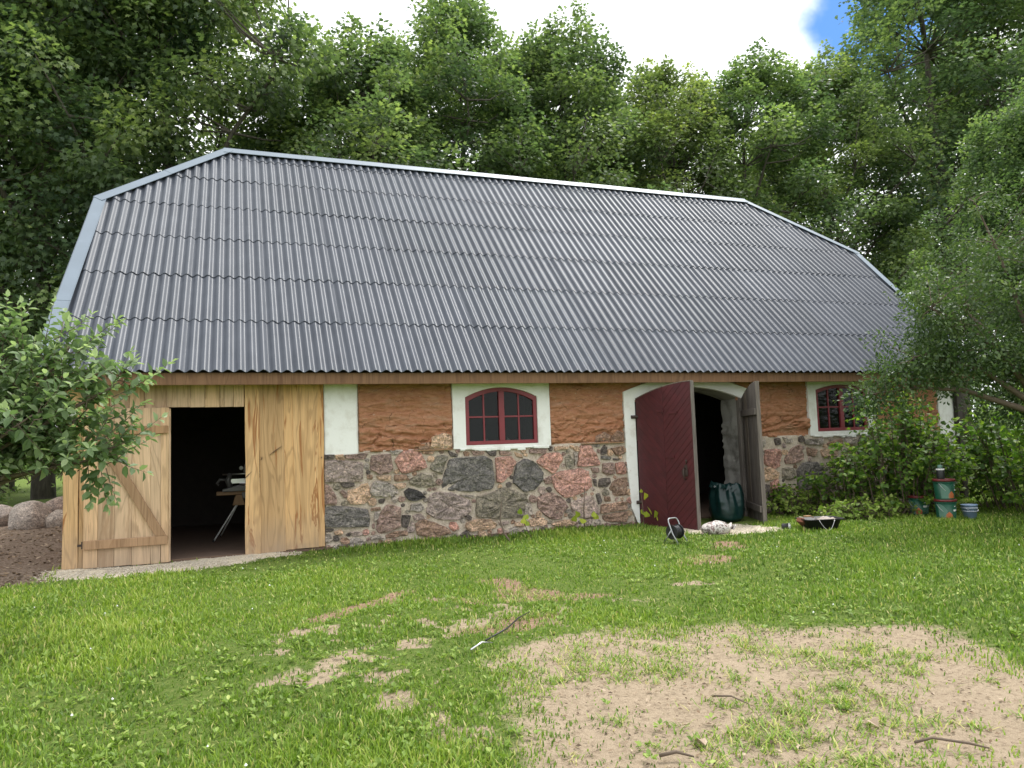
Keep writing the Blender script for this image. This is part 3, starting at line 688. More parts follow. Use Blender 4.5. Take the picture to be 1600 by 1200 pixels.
def try_fill(x0, x1, z0, z1, rmax, rmin, tries, cap):
    global cnt
    n = 0
    for _ in range(tries):
        if n >= cap: return
        p = np.array([rr.uniform(x0, x1), rr.uniform(z0, z1)])
        d = min(segdist(p, SEGA, SEGB), p[0]-x0+.01, x1-p[0]+.01, z1-p[1]+.02)
        for (q, r0) in placed:
            d = min(d, math.hypot(p[0]-q[0], p[1]-q[1])-r0)
            if d < rmin: break
        d -= .007
        if d < rmin: continue
        if any(inside(p, P) for P in allpoly if abs(P[:, 0].mean()-p[0]) < .6): continue
        r = min(d, rmax); k = rr.choice([5, 6, 6, 7]); a0 = rr.uniform(0, 6.3); st = rr.uniform(.8, 1)
        poly = []
        for i in range(k):
            a = a0+2*math.pi*(i+rr.uniform(-.25, .25))/k; s = r*rr.uniform(.85, 1.22)
            poly.append((p[0]+math.cos(a)*s, p[1]+math.sin(a)*s*st))
        placed.append((p, r)); n += 1
        cn = rr.choice(['mauve', 'grey', 'brown', 'dark', 'lilac', 'tan', 'mauve', 'green'] + (['pink'] if r > .05 else []))
        stone_obj(poly, cn, 900+cnt, .026); cnt += 1
try_fill(9.6, 13.38, -1.45, -.08, .24, .09, 500, 40)
try_fill(1.15, 6.06, -1.5, -.10, .10, .045, 2500, 60)
try_fill(1.15, 6.06, -1.5, -.08, .06, .028, 3000, 75)
try_fill(8.38, 13.38, -1.45, -.08, .09, .03, 900, 70)

# flat slabs and the wooden strip between stone and clay
sl = B(); sl.box(5.16, 5.93, -.055, .02, -.075, -.055); sl.box(2.42, 3.0, -.05, .02, -.085, -.066); part('ledge_strip', sl.mesh('ledge_strip', M['batten']), bevel=.004)
slab_poly = [(2.66, -.055), (3.0, -.05), (3.01, .14), (2.88, .17), (2.72, .13)]
stone_obj(slab_poly, 'tan', 4001, .05)
stone_obj([(2.50, -.05), (2.65, -.055), (2.66, .04), (2.54, .03)], 'brown', 4002, .04)
stone_obj([(5.42, -.04), (5.66, -.05), (5.68, .06), (5.58, .11), (5.44, .05)], 'brown', 4003, .03)
stone_obj([(5.70, -.04), (5.93, -.05), (5.93, .10), (5.80, .14), (5.72, .05)], 'brown', 4004, .03)

# ---- windows with white plaster surrounds
def arc(x0, x1, zs, za, n=16):
    return [(x0+(x1-x0)*i/n, zs+(za-zs)*(1-((2*i/n)-1)**2)) for i in range(n+1)]
def ring_mesh(outer, inner, y0, y1, mats, name):
    """closed outlines with the same number of points"""
    n = len(outer); V = [(u, y0, v) for u, v in outer]+[(u, y0, v) for u, v in inner]+[(u, y1, v) for u, v in outer]+[(u, y1, v) for u, v in inner]
    F = []
    for i in range(n):
        j = (i+1) % n
        F += [(i, j, n+j, n+i), (2*n+i, 3*n+i, 3*n+j, 2*n+j), (i, 2*n+i, 2*n+j, j), (n+i, n+j, 3*n+j, 3*n+i)]
    me = mk(name, V, F, mats); bm = bmesh.new(); bm.from_mesh(me); bmesh.ops.recalc_face_normals(bm, faces=bm.faces); bm.to_mesh(me); bm.free(); return me
def clip_half(poly, a, b, c):       # keep a*x+b*y <= c
    out = []
    for i in range(len(poly)):
        p, q = poly[i], poly[(i+1) % len(poly)]; dp = a*p[0]+b*p[1]-c; dq = a*q[0]+b*q[1]-c
        if dp <= 0: out.append(p)
        if (dp < 0) != (dq < 0) and dp != dq: t = dp/(dp-dq); out.append((p[0]+(q[0]-p[0])*t, p[1]+(q[1]-p[1])*t))
    return out
def window(xa, xb, zb, zs, za, sx0, sx1, sz0, seed):
    n = 16
    r = random.Random(seed)
    # surround: outer outline rectangle sampled to match the opening outline
    inner = [(xb, zb), (xa, zb)] + arc(xa, xb, zs, za, n)
    top = ZT+.012
    outer = [(sx1, sz0), (sx0, sz0)] + [(sx0+(sx1-sx0)*i/n, top) for i in range(n+1)]
    part('window_surround', ring_mesh(outer, inner, -.034, .10, [M['white']], 'window_surround'), bevel=.006)
    # ragged plaster sill
    sb = B(); x = xa-.10
    while x < xb+.12:
        w = r.uniform(.05, .16); sb.box(x, x+w, -.034-r.uniform(.004, .02), .02, sz0-r.uniform(.012, .055), sz0+.01); x += w-.008
    part('plaster_sill', sb.mesh('plaster_sill', M['white']), bevel=.01)
    w_ = thing('window', None, None)
    w_.parent = barn; w_.matrix_parent_inverse = BI
    fr_o = [(xb-.003, zb+.003), (xa+.003, zb+.003)] + arc(xa+.003, xb-.003, zs-.003, za-.003, n)
    t = .062
    fr_i = [(xb-t, zb+t*.95), (xa+t, zb+t*.95)] + arc(xa+t, xb-t, zs-.055, za-t, n)
    y0, y1 = -.012, .055
    o = ob('frame', ring_mesh(fr_o, fr_i, y0, y1, [M['winred']], 'frame'), w_, bevel=.004)
    xm = (xa+xb)/2
    def zt(x):
        u = (x-(xa+t))/(xb-xa-2*t); return (zs-.055)+(za-t-(zs-.055))*(1-(2*u-1)**2)
    b = B().box(xm-.045, xm+.045, -.016, .052, zb+t*.95, zt(xm)); ob('mullion', b.mesh('mullion', M['winred']), w_, bevel=.004)
    zm = zb+t+(zs-zb)*.50
    for s0, s1 in ((xa+t, xm-.045), (xm+.045, xb-t)):
        xc = s0+(s1-s0)*.5
        b = B().box(xc-.013, xc+.013, .002, .040, zb+t*.95, zt(xc)); ob('muntin', b.mesh('muntin', M['winred']), w_, bevel=.003)
        for q0, q1 in ((s0, xc-.013), (xc+.013, s1)):
            b = B().box(q0, q1, .004, .038, zm-.013, zm+.013); ob('muntin', b.mesh('muntin', M['winred']), w_, bevel=.003)
            for zz0, zz1 in ((zb+t*.95, zm-.013), (zm+.013, None)):
                poly = [(q0, zz0), (q1, zz0)] + ([(q1, zz1), (q0, zz1)] if zz1 else [(q1, zt(q1)), ((q0+q1)/2, zt((q0+q1)/2)), (q0, zt(q0))])
                b = B().prism(poly, FX, .018, .024); ob('pane', b.mesh('pane', M['glass']), w_)
    # inner casing keeps the wall hole clean
    b = B().box(xa-.02, xa+.012, .101, WALL_T, zb, za); b.box(xb-.012, xb+.02, .101, WALL_T, zb, za); b.box(xa, xb, .101, WALL_T, zb-.03, zb+.003)
    part('window_reveal', b.mesh('window_reveal', M['oldwhite']))
window(3.235, 4.415, -.025, .705, .855, 3.035, 4.63, -.075, 3)
window(9.945, 11.155, .0, .765, .86, 9.765, 11.37, -.075, 8)

# ---- big arched doorway of the stone part
n = 16
inner = [(8.31, -1.5), (8.31, -.4), (8.31, .60)] + arc(6.16, 8.31, .62, .835, n)[::-1] + [(6.16, .60), (6.16, -.4), (6.16, -1.5)]
outer = [(8.52, -1.5), (8.52, -.4), (8.52, .72)] + [(u, min(v, ZT+.012)) for u, v in arc(5.955, 8.52, .765, 1.02, n)][::-1] + [(5.955, .72), (5.96, -.4), (6.02, -1.15)]
m_ = len(outer)
V = [(u, -.036, v) for u, v in outer]+[(u, -.036, v) for u, v in inner]+[(u, .05, v) for u, v in outer]+[(u, .05, v) for u, v in inner]
F = []
for i in range(m_-1):
    F += [(i, i+1, m_+i+1, m_+i), (2*m_+i, 3*m_+i, 3*m_+i+1, 2*m_+i+1), (i, 2*m_+i, 2*m_+i+1, i+1), (m_+i, m_+i+1, 3*m_+i+1, 3*m_+i)]
me = mk('door_surround', V, F, [M['white']]); bm = bmesh.new(); bm.from_mesh(me); bmesh.ops.recalc_face_normals(bm, faces=bm.faces); bm.to_mesh(me); bm.free()
part('door_surround', me, bevel=.006)
# clay wedges left and right of the arch, and lintel arch inside
for x0, x1 in ((5.93, 6.30), (8.22, 8.535)):
    b = B().box(x0, x1, -.004, .04, .60, ZT-.003); part('clay_panel', b.mesh('clay_panel', M['clay']))
ar = arc(6.16, 8.31, .62, .835, 16)
V = [(u, .05, v) for u, v in ar]+[(u, WALL_T-.01, v) for u, v in ar]+[(u, .05, .94) for u, v in ar]+[(u, WALL_T-.01, .94) for u, v in ar]
k = len(ar); F = []
for i in range(k-1): F += [(i, i+1, k+i+1, k+i), (i, 2*k+i, 2*k+i+1, i+1), (k+i, k+i+1, 3*k+i+1, 3*k+i)]
part('lintel', mk('lintel', V, F, [M['oldwhite']]))
facing_rev = None
def reveal(x, sgn):
    ny, nz_ = 14, 56
    Y, Z = np.meshgrid(np.linspace(.052, WALL_T-.005, ny+1), np.linspace(-1.45, .63, nz_+1), indexing='ij')
    X = x - sgn*(.018+.06*(fbm(Y*5, Z*4, 44, 4)-.5) + .03*(fbm(Y*1.0, Z*9, 49, 2) > .55))
    Vv = np.stack([X, Y, Z], -1).reshape(-1, 3); i, j = np.meshgrid(np.arange(ny), np.arange(nz_), indexing='ij'); a = (i*(nz_+1)+j).ravel()
    part('door_reveal', mk_np('door_reveal', Vv, np.stack([a, a+nz_+1, a+nz_+2, a+1], -1), [M['oldwhite']], True))
reveal(8.30, 1); reveal(6.17, -1)
b = B().box(8.235, 8.295, -.03, .05, -1.45, .64); part('door_post', b.mesh('door_post', M['greywood']), bevel=.006)

# ---- leaf doors of the arch
def leaf_frame(hx, ang, flip):
    """returns fn(u, v, d): u from hinge to free edge, d outward thickness"""
    ux, uy = (math.cos(ang)*flip, -math.sin(ang)); nx, ny = (-uy*flip*-1, 0)
    # visible face normal points to -x for both leaves
    nx, ny = (-math.sin(ang), -math.cos(ang)*flip)
    return lambda u, v, d: (hx+ux*u+nx*d, -.045+uy*u+ny*d, v)
LW = 1.12
# red leaf
fn = leaf_frame(6.185, math.radians(71), 1)
rd = thing('red_door', None, None); rd.parent = barn; rd.matrix_parent_inverse = BI
ZB = -1.455
def topz(u): return .635 + (.845-.635)*(1-(1-u/LW)**2)
prof = [(0, ZB), (LW, ZB-.01)] + [(LW*(1-i/10), topz(LW*(1-i/10))) for i in range(11)]
b = B().prism(prof, fn, -.045, .0); ob('backing', b.mesh('backing', M['greywood']), rd)
def region(u0, u1):
    return [(u0, ZB), (u1, ZB)] + [(u1+(u0-u1)*i/6, topz(u1+(u0-u1)*i/6)) for i in range(7)]
bw_ = .115
for side, (u0, u1, sgn) in enumerate(((.0, LW*.5, -1), (LW*.5, LW, 1))):
    reg = region(u0+.002, u1-.002); t0 = -3.0
    while t0 < 2.6:
        t1 = t0+bw_-.003
        # band: t = v - sgn*u
        p = clip_half(reg, sgn*1.0, -1.0, -t0); p = clip_half(p, -sgn*1.0, 1.0, t1) if len(p) > 2 else p
        if len(p) > 2:
            ar_ = abs(sum(p[i][0]*p[(i+1) % len(p)][1]-p[(i+1) % len(p)][0]*p[i][1] for i in range(len(p))))/2
            if ar_ > .002:
                b = B().prism(p, fn, .001, .024+random.uniform(-.002, .002)); ob('board', b.mesh('board', M['red']), rd, bevel=.003)
        t0 += bw_
eb = B().prism([(LW-.004, ZB), (LW+.012, ZB), (LW+.012, .845), (LW-.004, .845)], fn, -.047, .027); ob('edge_strip', eb.mesh('edge_strip', M['greywood']), rd, bevel=.003)
tb = B()
for i in range(10):
    a, c_ = LW*i/10, LW*(i+1)/10
    tb.prism([(a, topz(a)+.001), (c_, topz(c_)+.001), (c_, topz(c_)+.014), (a, topz(a)+.014)], fn, -.047, .028)
ob('top_strip', tb.mesh('top_strip', M['greywood']), rd)
for (u, v, w) in ((.44, .395, .14), (.68, .36, .17), (.62, -.33, .13)):
    b = B().prism([(u, v), (u+w, v-.006), (u+w, v+.032), (u, v+.038)], fn, .024, .045); ob('cleat', b.mesh('cleat', M['red']), rd, bevel=.004)
b = B().prism([(.93, -.62), (.985, -.62), (.985, -.44), (.93, -.44)], fn, .024, .030); b.prism([(.90, -.60), (1.0, -.60), (1.0, -.52), (.90, -.52)], fn, .030, .055)
ob('lock_plate', b.mesh('lock_plate', M['iron']), rd, bevel=.004)
b = B().tube([fn(.95, -.50, .03), fn(.95, -.49, .075), fn(.95, -.60, .08), fn(.95, -.66, .07), fn(.95, -.66, .03)], .009, 8); b.tube([fn(.975, -.42, .03), fn(.975, -.36, .035)], .012, 8)
ob('handle', b.mesh('handle', M['iron'], smooth=True), rd)
b = B().tube([(6.07, -.05, .345), (6.20, -.07, .345)], .028, 10); b.tube([(6.10, -.05, -1.05), (6.20, -.07, -1.05)], .028, 10); ob('hinge', b.mesh('hinge', M['iron']), rd)

# grey leaf, seen from its inner side
gd = thing('grey_door', None, None); gd.parent = barn; gd.matrix_parent_inverse = BI
ux, uy = -math.cos(math.radians(64)), -math.sin(math.radians(64)); nxx, nyy = uy, -ux
fg = lambda u, v, d: (8.30+ux*u+nxx*d, -.045+uy*u+nyy*d, v)
nb = 6
for i in range(nb):
    u0, u1 = LW*i/nb+.002, LW*(i+1)/nb-.002
    p = [(u0, -1.455-random.uniform(0, .02)), (u1, -1.455-random.uniform(0, .02)), (u1, topz(u1)), (u0, topz(u0))]
    b = B().prism(p, fg, -.015, .012+random.uniform(-.003, .003)); ob('board', b.mesh('board', M['greywood']), gd, bevel=.003)
for z in (.36, -1.20):
    b = B().prism([(.04, z-.055), (LW-.02, z-.055), (LW-.02, z+.05), (.04, z+.05)], fg, .016, .052); ob('ledge', b.mesh('ledge', M['greywood']), gd, bevel=.005)
b = B().prism([(LW-.002, -1.46), (LW+.010, -1.46), (LW+.010, topz(LW)), (LW-.002, topz(LW))], fg, -.044, .02); ob('edge_strip', b.mesh('edge_strip', M['greywood']), gd)
b = B().prism([(0, -1.455), (LW, -1.455), (LW, topz(LW)-.005), (0, topz(0)-.005)], fg, -.042, -.016); ob('backing', b.mesh('backing', M['red']), gd)

# ---- timber-clad end with plank door
tf = B()
tf.box(-2.0, -1.9, .02, .14, -1.6, ZT); tf.box(.09, .2, .02, .14, -1.6, ZT-.002); tf.box(-1.899, .089, .02, .14, .64, .74); tf.box(1.02, 1.135, .02, .14, -1.6, ZT-.002); tf.box(-.98, -.87, .02, .14, -1.6, .639)
part('timber_frame', tf.mesh('timber_frame', M['batten']), bevel=.004)
def wavy_board(x0, x1, z0, z1, y, th, m, amp, seed, name='board', parent=None):
    r = random.Random(seed); nseg = 14; ph = [r.uniform(0, 6.3) for _ in range(4)]
    L = []; R = []
    for i in range(nseg+1):
        z = z0+(z1-z0)*i/nseg
        w = lambda k: amp*(math.sin(z*2.1+ph[k])+.5*math.sin(z*5.3+ph[k+1]))
        L.append((x0+w(0), z)); R.append((x1+w(2), z))
    poly = L+R[::-1]
    n = len(poly); k = nseg+1
    V = [(u, y, v) for u, v in poly]+[(u, y+th, v) for u, v in poly]
    F = []
    for i in range(nseg):
        F.append((i, n-1-i, n-2-i, i+1)); F.append((n+i, n+i+1, n+n-2-i, n+n-1-i))
    F += [(i, (i+1) % n, (i+1) % n+n, i+n) for i in range(n)]
    me = mk(name, V, F, [m]); bm = bmesh.new(); bm.from_mesh(me); bmesh.ops.recalc_face_normals(bm, faces=bm.faces); bm.to_mesh(me); bm.free()
    return part(name, me, parent, bevel=.003)
BT = .925
for i, (x0, x1, y, a) in enumerate([(-2.08, -1.90, -.004, .004), (-1.90, -1.74, .0, .004), (-1.74, -1.56, -.004, .004)]):
    wavy_board(x0, x1-.004, -1.395, BT, y-.022, .028, M['oak'], a, 40+i)
xs = [-1.56, -1.33, -1.155, -1.03, -.885, -.60, -.42, -.23, -.06, .082]
for i in range(len(xs)-1): wavy_board(xs[i], xs[i+1]-.005, .618+random.uniform(-.004, .004), BT, -.020+random.uniform(-.004, .004), .028, M['oakdoor'], .002, 60+i)
for i, (x0, x1, y, a, z0) in enumerate([(.083, .275, -.034, .006, -1.405), (.270, .600, -.016, .004, -1.385), (.585, .735, -.006, .012, -1.37), (.722, 1.05, -.018, .010, -1.365), (1.040, 1.135, -.010, .003, -1.36)]):
    wavy_board(x0, x1, z0, BT, y-.014, .028, M['oak'], a, 80+i)
# knot and check marks are raised slivers of darker wood in the boards
b = B()
for (x, z, l, a, w) in ((.115, -.33, .16, .8, .012), (.48, .0, .20, .62, .008), (1.1, -.12, .03, 1.2, .010), (.30, -.10, .05, 1.4, .010)):
    p = [(x-math.cos(a)*l/2, z-math.sin(a)*l/2), (x+math.sin(a)*w/2, z-math.cos(a)*w/2), (x+math.cos(a)*l/2, z+math.sin(a)*l/2), (x-math.sin(a)*w/2, z+math.cos(a)*w/2)]
    b.prism(p, FX, -.052, -.03)
part('wood_check', b.mesh('wood_check', M['iron']))

pdr = thing('plank_door', None, None); pdr.parent = barn; pdr.matrix_parent_inverse = BI
dx = [-1.838, -1.674, -1.491, -1.291, -1.072, -.953, -.856]
for i in range(6):
    o = wavy_board(dx[i]+.0015, dx[i+1]-.0015, -1.393-random.uniform(0, .012), .615, -.088+random.uniform(-.004, .004), .03, M['oakdoor'], .0015, 120+i, parent=pdr)
for z0, z1, xa in ((.275, .378, -1.70), (-1.160, -1.052, -1.836)):
    b = B().box(xa, -.868, -.124, -.092, z0, z1); ob('ledge', b.mesh('ledge', M['batten']), pdr, bevel=.004)
b = B().prism([(-1.755, .272), (-1.62, .272), (-.885, -1.05), (-1.01, -1.05)], FX, -.122, -.092); ob('brace', b.mesh('brace', M['batten']), pdr, bevel=.004)
b = B().box(-.853, -.838, -.088, -.02, -1.39, .60); ob('edge_strip', b.mesh('edge_strip', M['oakdoor']), pdr)
b = B().box(-1.90, -1.80, -.098, -.09, .32, .35); b.tube([(-1.845, -.095, .29), (-1.845, -.095, .38)], .012, 8); b.box(-1.90, -1.80, -.098, -.09, -1.12, -1.09); b.tube([(-1.845, -.095, -1.15), (-1.845, -.095, -1.06)], .012, 8)
ob('hinge', b.mesh('hinge', M['iron']), pdr)

# ---- gables and right end
EV_Y, EV_Z, RY, RZ = -.45, 1.03, 4.42, 5.90
PITCHR = math.atan2(RZ-EV_Z, RY-EV_Y)
cA, sA = math.cos(PITCHR), math.sin(PITCHR)
for x, x1 in ((-2.0, -1.95), (13.33, 13.38)):
    k = 3.35
    poly = [(.0, ZT), (8.84, ZT), (8.84-k+.15, ZT+k-.15), (k-.15, ZT+k-.15)]
    b = B().prism(poly, lambda u, v, d: (d, u, v-.04), x, x1); part('gable_boards', b.mesh('gable_boards', M['oak'] if x < 0 else M['greywood']))
b = B().box(13.40, 13.52, -.10, .06, -1.5, 1.0); b.box(13.40, 13.75, -.16, .03, .86, .95); part('corner_post', b.mesh('corner_post', M['dark']), bevel=.006)
# eave
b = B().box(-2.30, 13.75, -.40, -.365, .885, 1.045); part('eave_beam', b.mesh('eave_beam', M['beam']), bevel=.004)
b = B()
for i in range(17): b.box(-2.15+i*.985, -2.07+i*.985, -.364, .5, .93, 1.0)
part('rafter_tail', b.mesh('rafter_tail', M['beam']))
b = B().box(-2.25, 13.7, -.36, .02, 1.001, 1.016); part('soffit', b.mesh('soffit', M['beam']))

# ---- corrugated roof, sheet by sheet
PIT = 1.04/7; AMP = .022
def sheet_mesh(poly_clip=None, x_off=0, v_off=0):
    Wd, Ln, TH = 1.105, 1.25, .0065
    nx = 68; X = np.linspace(0, Wd, nx+1)
    V = []; F = []; mi = []
    for (dz, v0, v1) in ((0, 0, Ln), (-TH, 0, Ln)):
        for v in (v0, v1):
            for x in X:
                w = AMP*math.cos(2*math.pi*x/PIT) + .0115*(1-v/Ln) + .007*(x/Wd) + dz
                V.append((x, v, w))
    k = nx+1
    for i in range(nx):
        F.append((i, i+1, k+i+1, k+i)); mi.append(0)
        F.append((2*k+i, 3*k+i, 3*k+i+1, 2*k+i+1)); mi.append(0)
        F.append((i, 2*k+i, 2*k+i+1, i+1)); mi.append(0)
    F.append((0, k, 3*k, 2*k)); mi.append(1); F.append((k-1, 3*k-1, 4*k-1, 2*k-1)); mi.append(1)
    me = mk('roof_sheet', V, F, [M['roof'], M['edge']]); me.polygons.foreach_set('material_index', mi)
    me.polygons.foreach_set('use_smooth', [m == 0 for m in mi])
    bm = bmesh.new(); bm.from_mesh(me)
    if poly_clip:
        for (a, b_, c_) in poly_clip:      # keep a*x+b*v <= c
            L = math.hypot(a, b_); co = Vector((a/L*(c_/L), b_/L*(c_/L), 0)) - Vector((x_off, v_off, 0))
            # point on line in sheet coords
            p = Vector((a*c_/(L*L), b_*c_/(L*L), 0)) - Vector((x_off, v_off, 0))
            bmesh.ops.bisect_plane(bm, geom=bm.verts[:]+bm.edges[:]+bm.faces[:], plane_co=p, plane_no=Vector((a/L, b_/L, 0)), clear_outer=True)
    bmesh.ops.split_edges(bm, edges=[e for e in bm.edges if len(e.link_faces) == 2 and e.calc_face_angle(0) > .9])
    bm.to_mesh(me); n_ = len(bm.verts); bm.free()
    return me if n_ else None
VT = 4.48; VR = math.hypot(RY-EV_Y, RZ-EV_Z)
XL0, XL1, XLR, XR0, XR1, XRR = -2.20, -2.06, -.16, 13.62, 13.90, 12.08
def line(p, q, keep):
    a, b_ = q[1]-p[1], -(q[0]-p[0]); c_ = a*p[0]+b_*p[1]
    if a*keep[0]+b_*keep[1] > c_: a, b_, c_ = -a, -b_, -c_
    return (a, b_, c_)
CL = [line((XL0, 0), (XL1, VT), (5, 2)), line((XL1, VT), (XLR, VR-.03), (5, 2)), line((XR0, 0), (XR1, VT), (5, 2)), line((XR1, VT), (XRR, VR-.03), (5, 2)), (0, 1, VR-.02)]
full = sheet_mesh()
Rm = Matrix(((1, 0, 0, 0), (0, cA, -sA, EV_Y), (0, sA, cA, EV_Z), (0, 0, 0, 1)))
Mir = Matrix(((1, 0, 0, 0), (0, -1, 0, 2*RY), (0, 0, 1, 0), (0, 0, 0, 1)))
vrow = [0, 1.135, 2.28, 3.41, 4.51, 5.585, 6.53]
for r_, v0 in enumerate(vrow):
    for k in range(-2, 14):
        x0 = -.695+1.04*k - .02 + random.uniform(-.004, .004)
        cs = [(x, v) for x in (x0, x0+1.105) for v in (v0, v0+1.25)]
        need = [c for c in CL if any(c[0]*p[0]+c[1]*p[1] > c[2]-1e-4 for p in cs)]
        if any(all(c[0]*p[0]+c[1]*p[1] > c[2] for p in cs) for c in need): continue
        me = full if not need else sheet_mesh(need, x0, v0)
        if me is None: continue
        for back in (False, True):
            o = part('roof_sheet', me)
            o.matrix_basis = (Mir if back else Matrix.Identity(4)) @ Rm @ Matrix.Translation((x0, v0, .028 + .004*random.random()))
def rp(x, v, w): return Vector((x, EV_Y+v*cA-w*sA, EV_Z+v*sA+w*cA))
# roof deck under the sheets, closes the loft
b = B()
def quadslab(pts, th):
    n = len(pts); nrm = (pts[1]-pts[0]).cross(pts[2]-pts[0]).normalized()
    V = list(pts)+[p-nrm*th for p in pts]; b.add(V, [tuple(range(n)), tuple(range(2*n-1, n-1, -1))]+[(i, i+n, (i+1) % n+n, (i+1) % n) for i in range(n)])
fr = [rp(XL0+.05, .1, -.012), rp(XR0-.05, .1, -.012), rp(XR1-.05, VT, -.012), rp(XRR, VR-.03, -.012), rp(XLR, VR-.03, -.012), rp(XL1+.05, VT, -.012)]
quadslab(fr, .03)
quadslab([Mir @ p for p in fr][::-1], .03)
part('roof_deck', b.mesh('roof_deck', M['dark']))
for xv, xr in ((XL1, XLR), (XR1, XRR)):
    a = rp(xv, VT, .03); c_ = Mir @ a; t_ = rp(xr, VR, .03); t_.y = RY
    n_ = 24; V = []; F = []
    for i in range(n_*4+1):
        s = i/(n_*4); p = a.lerp(c_, s); w = .02*math.cos(s*n_*2*math.pi)
        up_ = (t_-(a+c_)/2); L = 1-abs(2*s-1)
        V.append(p+Vector((0, 0, w))); V.append(p+up_*L*.999+Vector((0, 0, w)))
    F = [(2*i, 2*i+2, 2*i+3, 2*i+1) for i in range(n_*4)]
    part('roof_hip', mk('roof_hip', V, F, [M['roof']], True))
# flashing along verge, hip and ridge
def flash(p, q, inner, name, w=.175, drop=.13, ext=.02):
    """strip from p to q on the roof plane; inner = direction to the roof centre"""
    p, q = Vector(p), Vector(q); d = (q-p).normalized(); nrm = Vector((0, -sA, cA)); i_ = (inner-d*inner.dot(d)); i_ = (i_-nrm*i_.dot(nrm)).normalized()
    th = .004; b = B()
    p = p-d*ext; q = q+d*ext
    V = [p, q, q+i_*w, p+i_*w]; V = V+[v+nrm*th for v in V]
    b.add(V, [(0,1,2,3), (7,6,5,4), (0,4,5,1), (1,5,6,2), (2,6,7,3), (3,7,4,0)])
    o_ = -i_*.004
    V = [p+o_+nrm*th, q+o_+nrm*th, q+o_-nrm*drop, p+o_-nrm*drop]; V = V+[v-i_*th for v in V]
    b.add(V, [(0,1,2,3), (7,6,5,4), (0,4,5,1), (1,5,6,2), (2,6,7,3), (3,7,4,0)])
    # rolled bead
    b.tube([p+i_*w+nrm*.004, q+i_*w+nrm*.004], .007, 6)
    return part(name, b.mesh(name, M['flash']))
WF = .072
def pieces(p, q, n, inner, name, **kw):
    for i in range(n):
        a = p.lerp(q, i/n); c_ = p.lerp(q, (i+1)/n); up_ = Vector((0, -sA, cA))*(.003*(i % 2))
        flash(a+up_, c_+up_, inner, name, **kw)
RI = Vector((1, 0, 0)); LI = Vector((-1, 0, 0)); DN = Vector((0, -cA, -sA))
pieces(rp(XL0-.15, -.02, WF), rp(XL1-.14, VT+.03, WF), 3, RI, 'verge_flashing')
pieces(rp(XL1-.14, VT+.03, WF+.006), rp(XLR-.06, VR+.02, WF+.006), 2, RI+DN*.3, 'hip_flashing')
pieces(rp(XLR-.06, VR+.03, WF+.010), rp(XRR+.05, VR+.03, WF+.010), 8, DN, 'ridge_flashing', w=.19, drop=.05)
pieces(rp(XRR+.05, VR+.02, WF+.006), rp(XR1+.12, VT+.03, WF+.006), 2, LI+DN*.3, 'hip_flashing', w=.15)
pieces(rp(XR1+.12, VT+.03, WF), rp(XR0+.14, -.02, WF), 3, LI, 'verge_flashing', w=.15)
# rear flap of the ridge
b = B(); a = rp(XLR, VR+.03, WF+.010); c_ = rp(XRR, VR+.03, WF+.010); bk = Vector((0, cA, -sA))*.19
b.add([a, c_, c_+bk, a+bk, a+Vector((0,0,.004)), c_+Vector((0,0,.004)), c_+bk+Vector((0,0,.004)), a+bk+Vector((0,0,.004))], [(0,1,2,3), (7,6,5,4), (0,4,5,1), (1,5,6,2), (2,6,7,3), (3,7,4,0)])
part('ridge_flashing', b.mesh('ridge_flashing', M['flash']))
# small cut offsets sticking out of the ridge, and the loose screw on the left hip
b = B().tube([rp(10.35, VR+.03, WF), rp(10.33, VR+.03, WF)+Vector((0, 0, .13))], .012, 6); part('ridge_pin', b.mesh('ridge_pin', M['steel']))
# ================================================================ VEGETATION
def unit(v): return v/np.maximum(np.linalg.norm(v, axis=-1, keepdims=True), 1e-9)
SHAPES = {
 'maple': (np.array([(0, 0, 0), (.50, .16, .04), (.30, .36, .01), (.50, .72, -.03), (.17, .66, .0), (.0, 1.05, -.14), (-.17, .66, .0), (-.50, .72, -.03), (-.30, .36, .01), (-.50, .16, .04)]), [(0, 1, 2), (0, 2, 4), (2, 3, 4), (0, 4, 6), (4, 5, 6), (0, 6, 8), (6, 7, 8), (0, 8, 9)]),
 'ovate': (np.array([(0, 0, 0), (.24, .25, .07), (.27, .6, .07), (0, 1.0, -.12), (-.27, .6, .07), (-.24, .25, .07)]), [(0, 1, 2), (0, 2, 3), (0, 3, 4), (0, 4, 5)]),
 'small': (np.array([(0, 0, 0), (.26, .5, .05), (0, 1, -.06), (-.26, .5, .05)]), [(0, 1, 2), (0, 2, 3)]),
 'heart': (np.array([(0, 0, 0), (.42, .05, .05), (.44, .45, .07), (0, 1.0, -.15), (-.44, .45, .07), (-.42, .05, .05)]), [(0, 1, 2), (0, 2, 3), (0, 3, 4), (0, 4, 5)]),
}
def leaves_arrays(P, Dv, Nv, size, shape):
    """P base points, Dv direction of the midrib, Nv rough normal"""
    T, F = SHAPES[shape]
    y = unit(Dv); x = unit(np.cross(y, Nv)); z = np.cross(x, y)
    V = P[:, None, :] + size[:, None, None]*(T[None, :, 0, None]*x[:, None, :]+T[None, :, 1, None]*y[:, None, :]+T[None, :, 2, None]*z[:, None, :])
    n, k = len(P), len(T)
    Fa = (np.array(F)[None]+(np.arange(n)*k)[:, None, None]).reshape(-1, 3)
    return V.reshape(-1, 3), Fa, k
def leaves_mesh(name, P, Dv, Nv, size, shape, tint, m):
    V, F, k = leaves_arrays(P, Dv, Nv, size, shape)
    me = mk_np(name, V, F, [m]); fattr(me, 'tint', np.repeat(tint, k)); return me

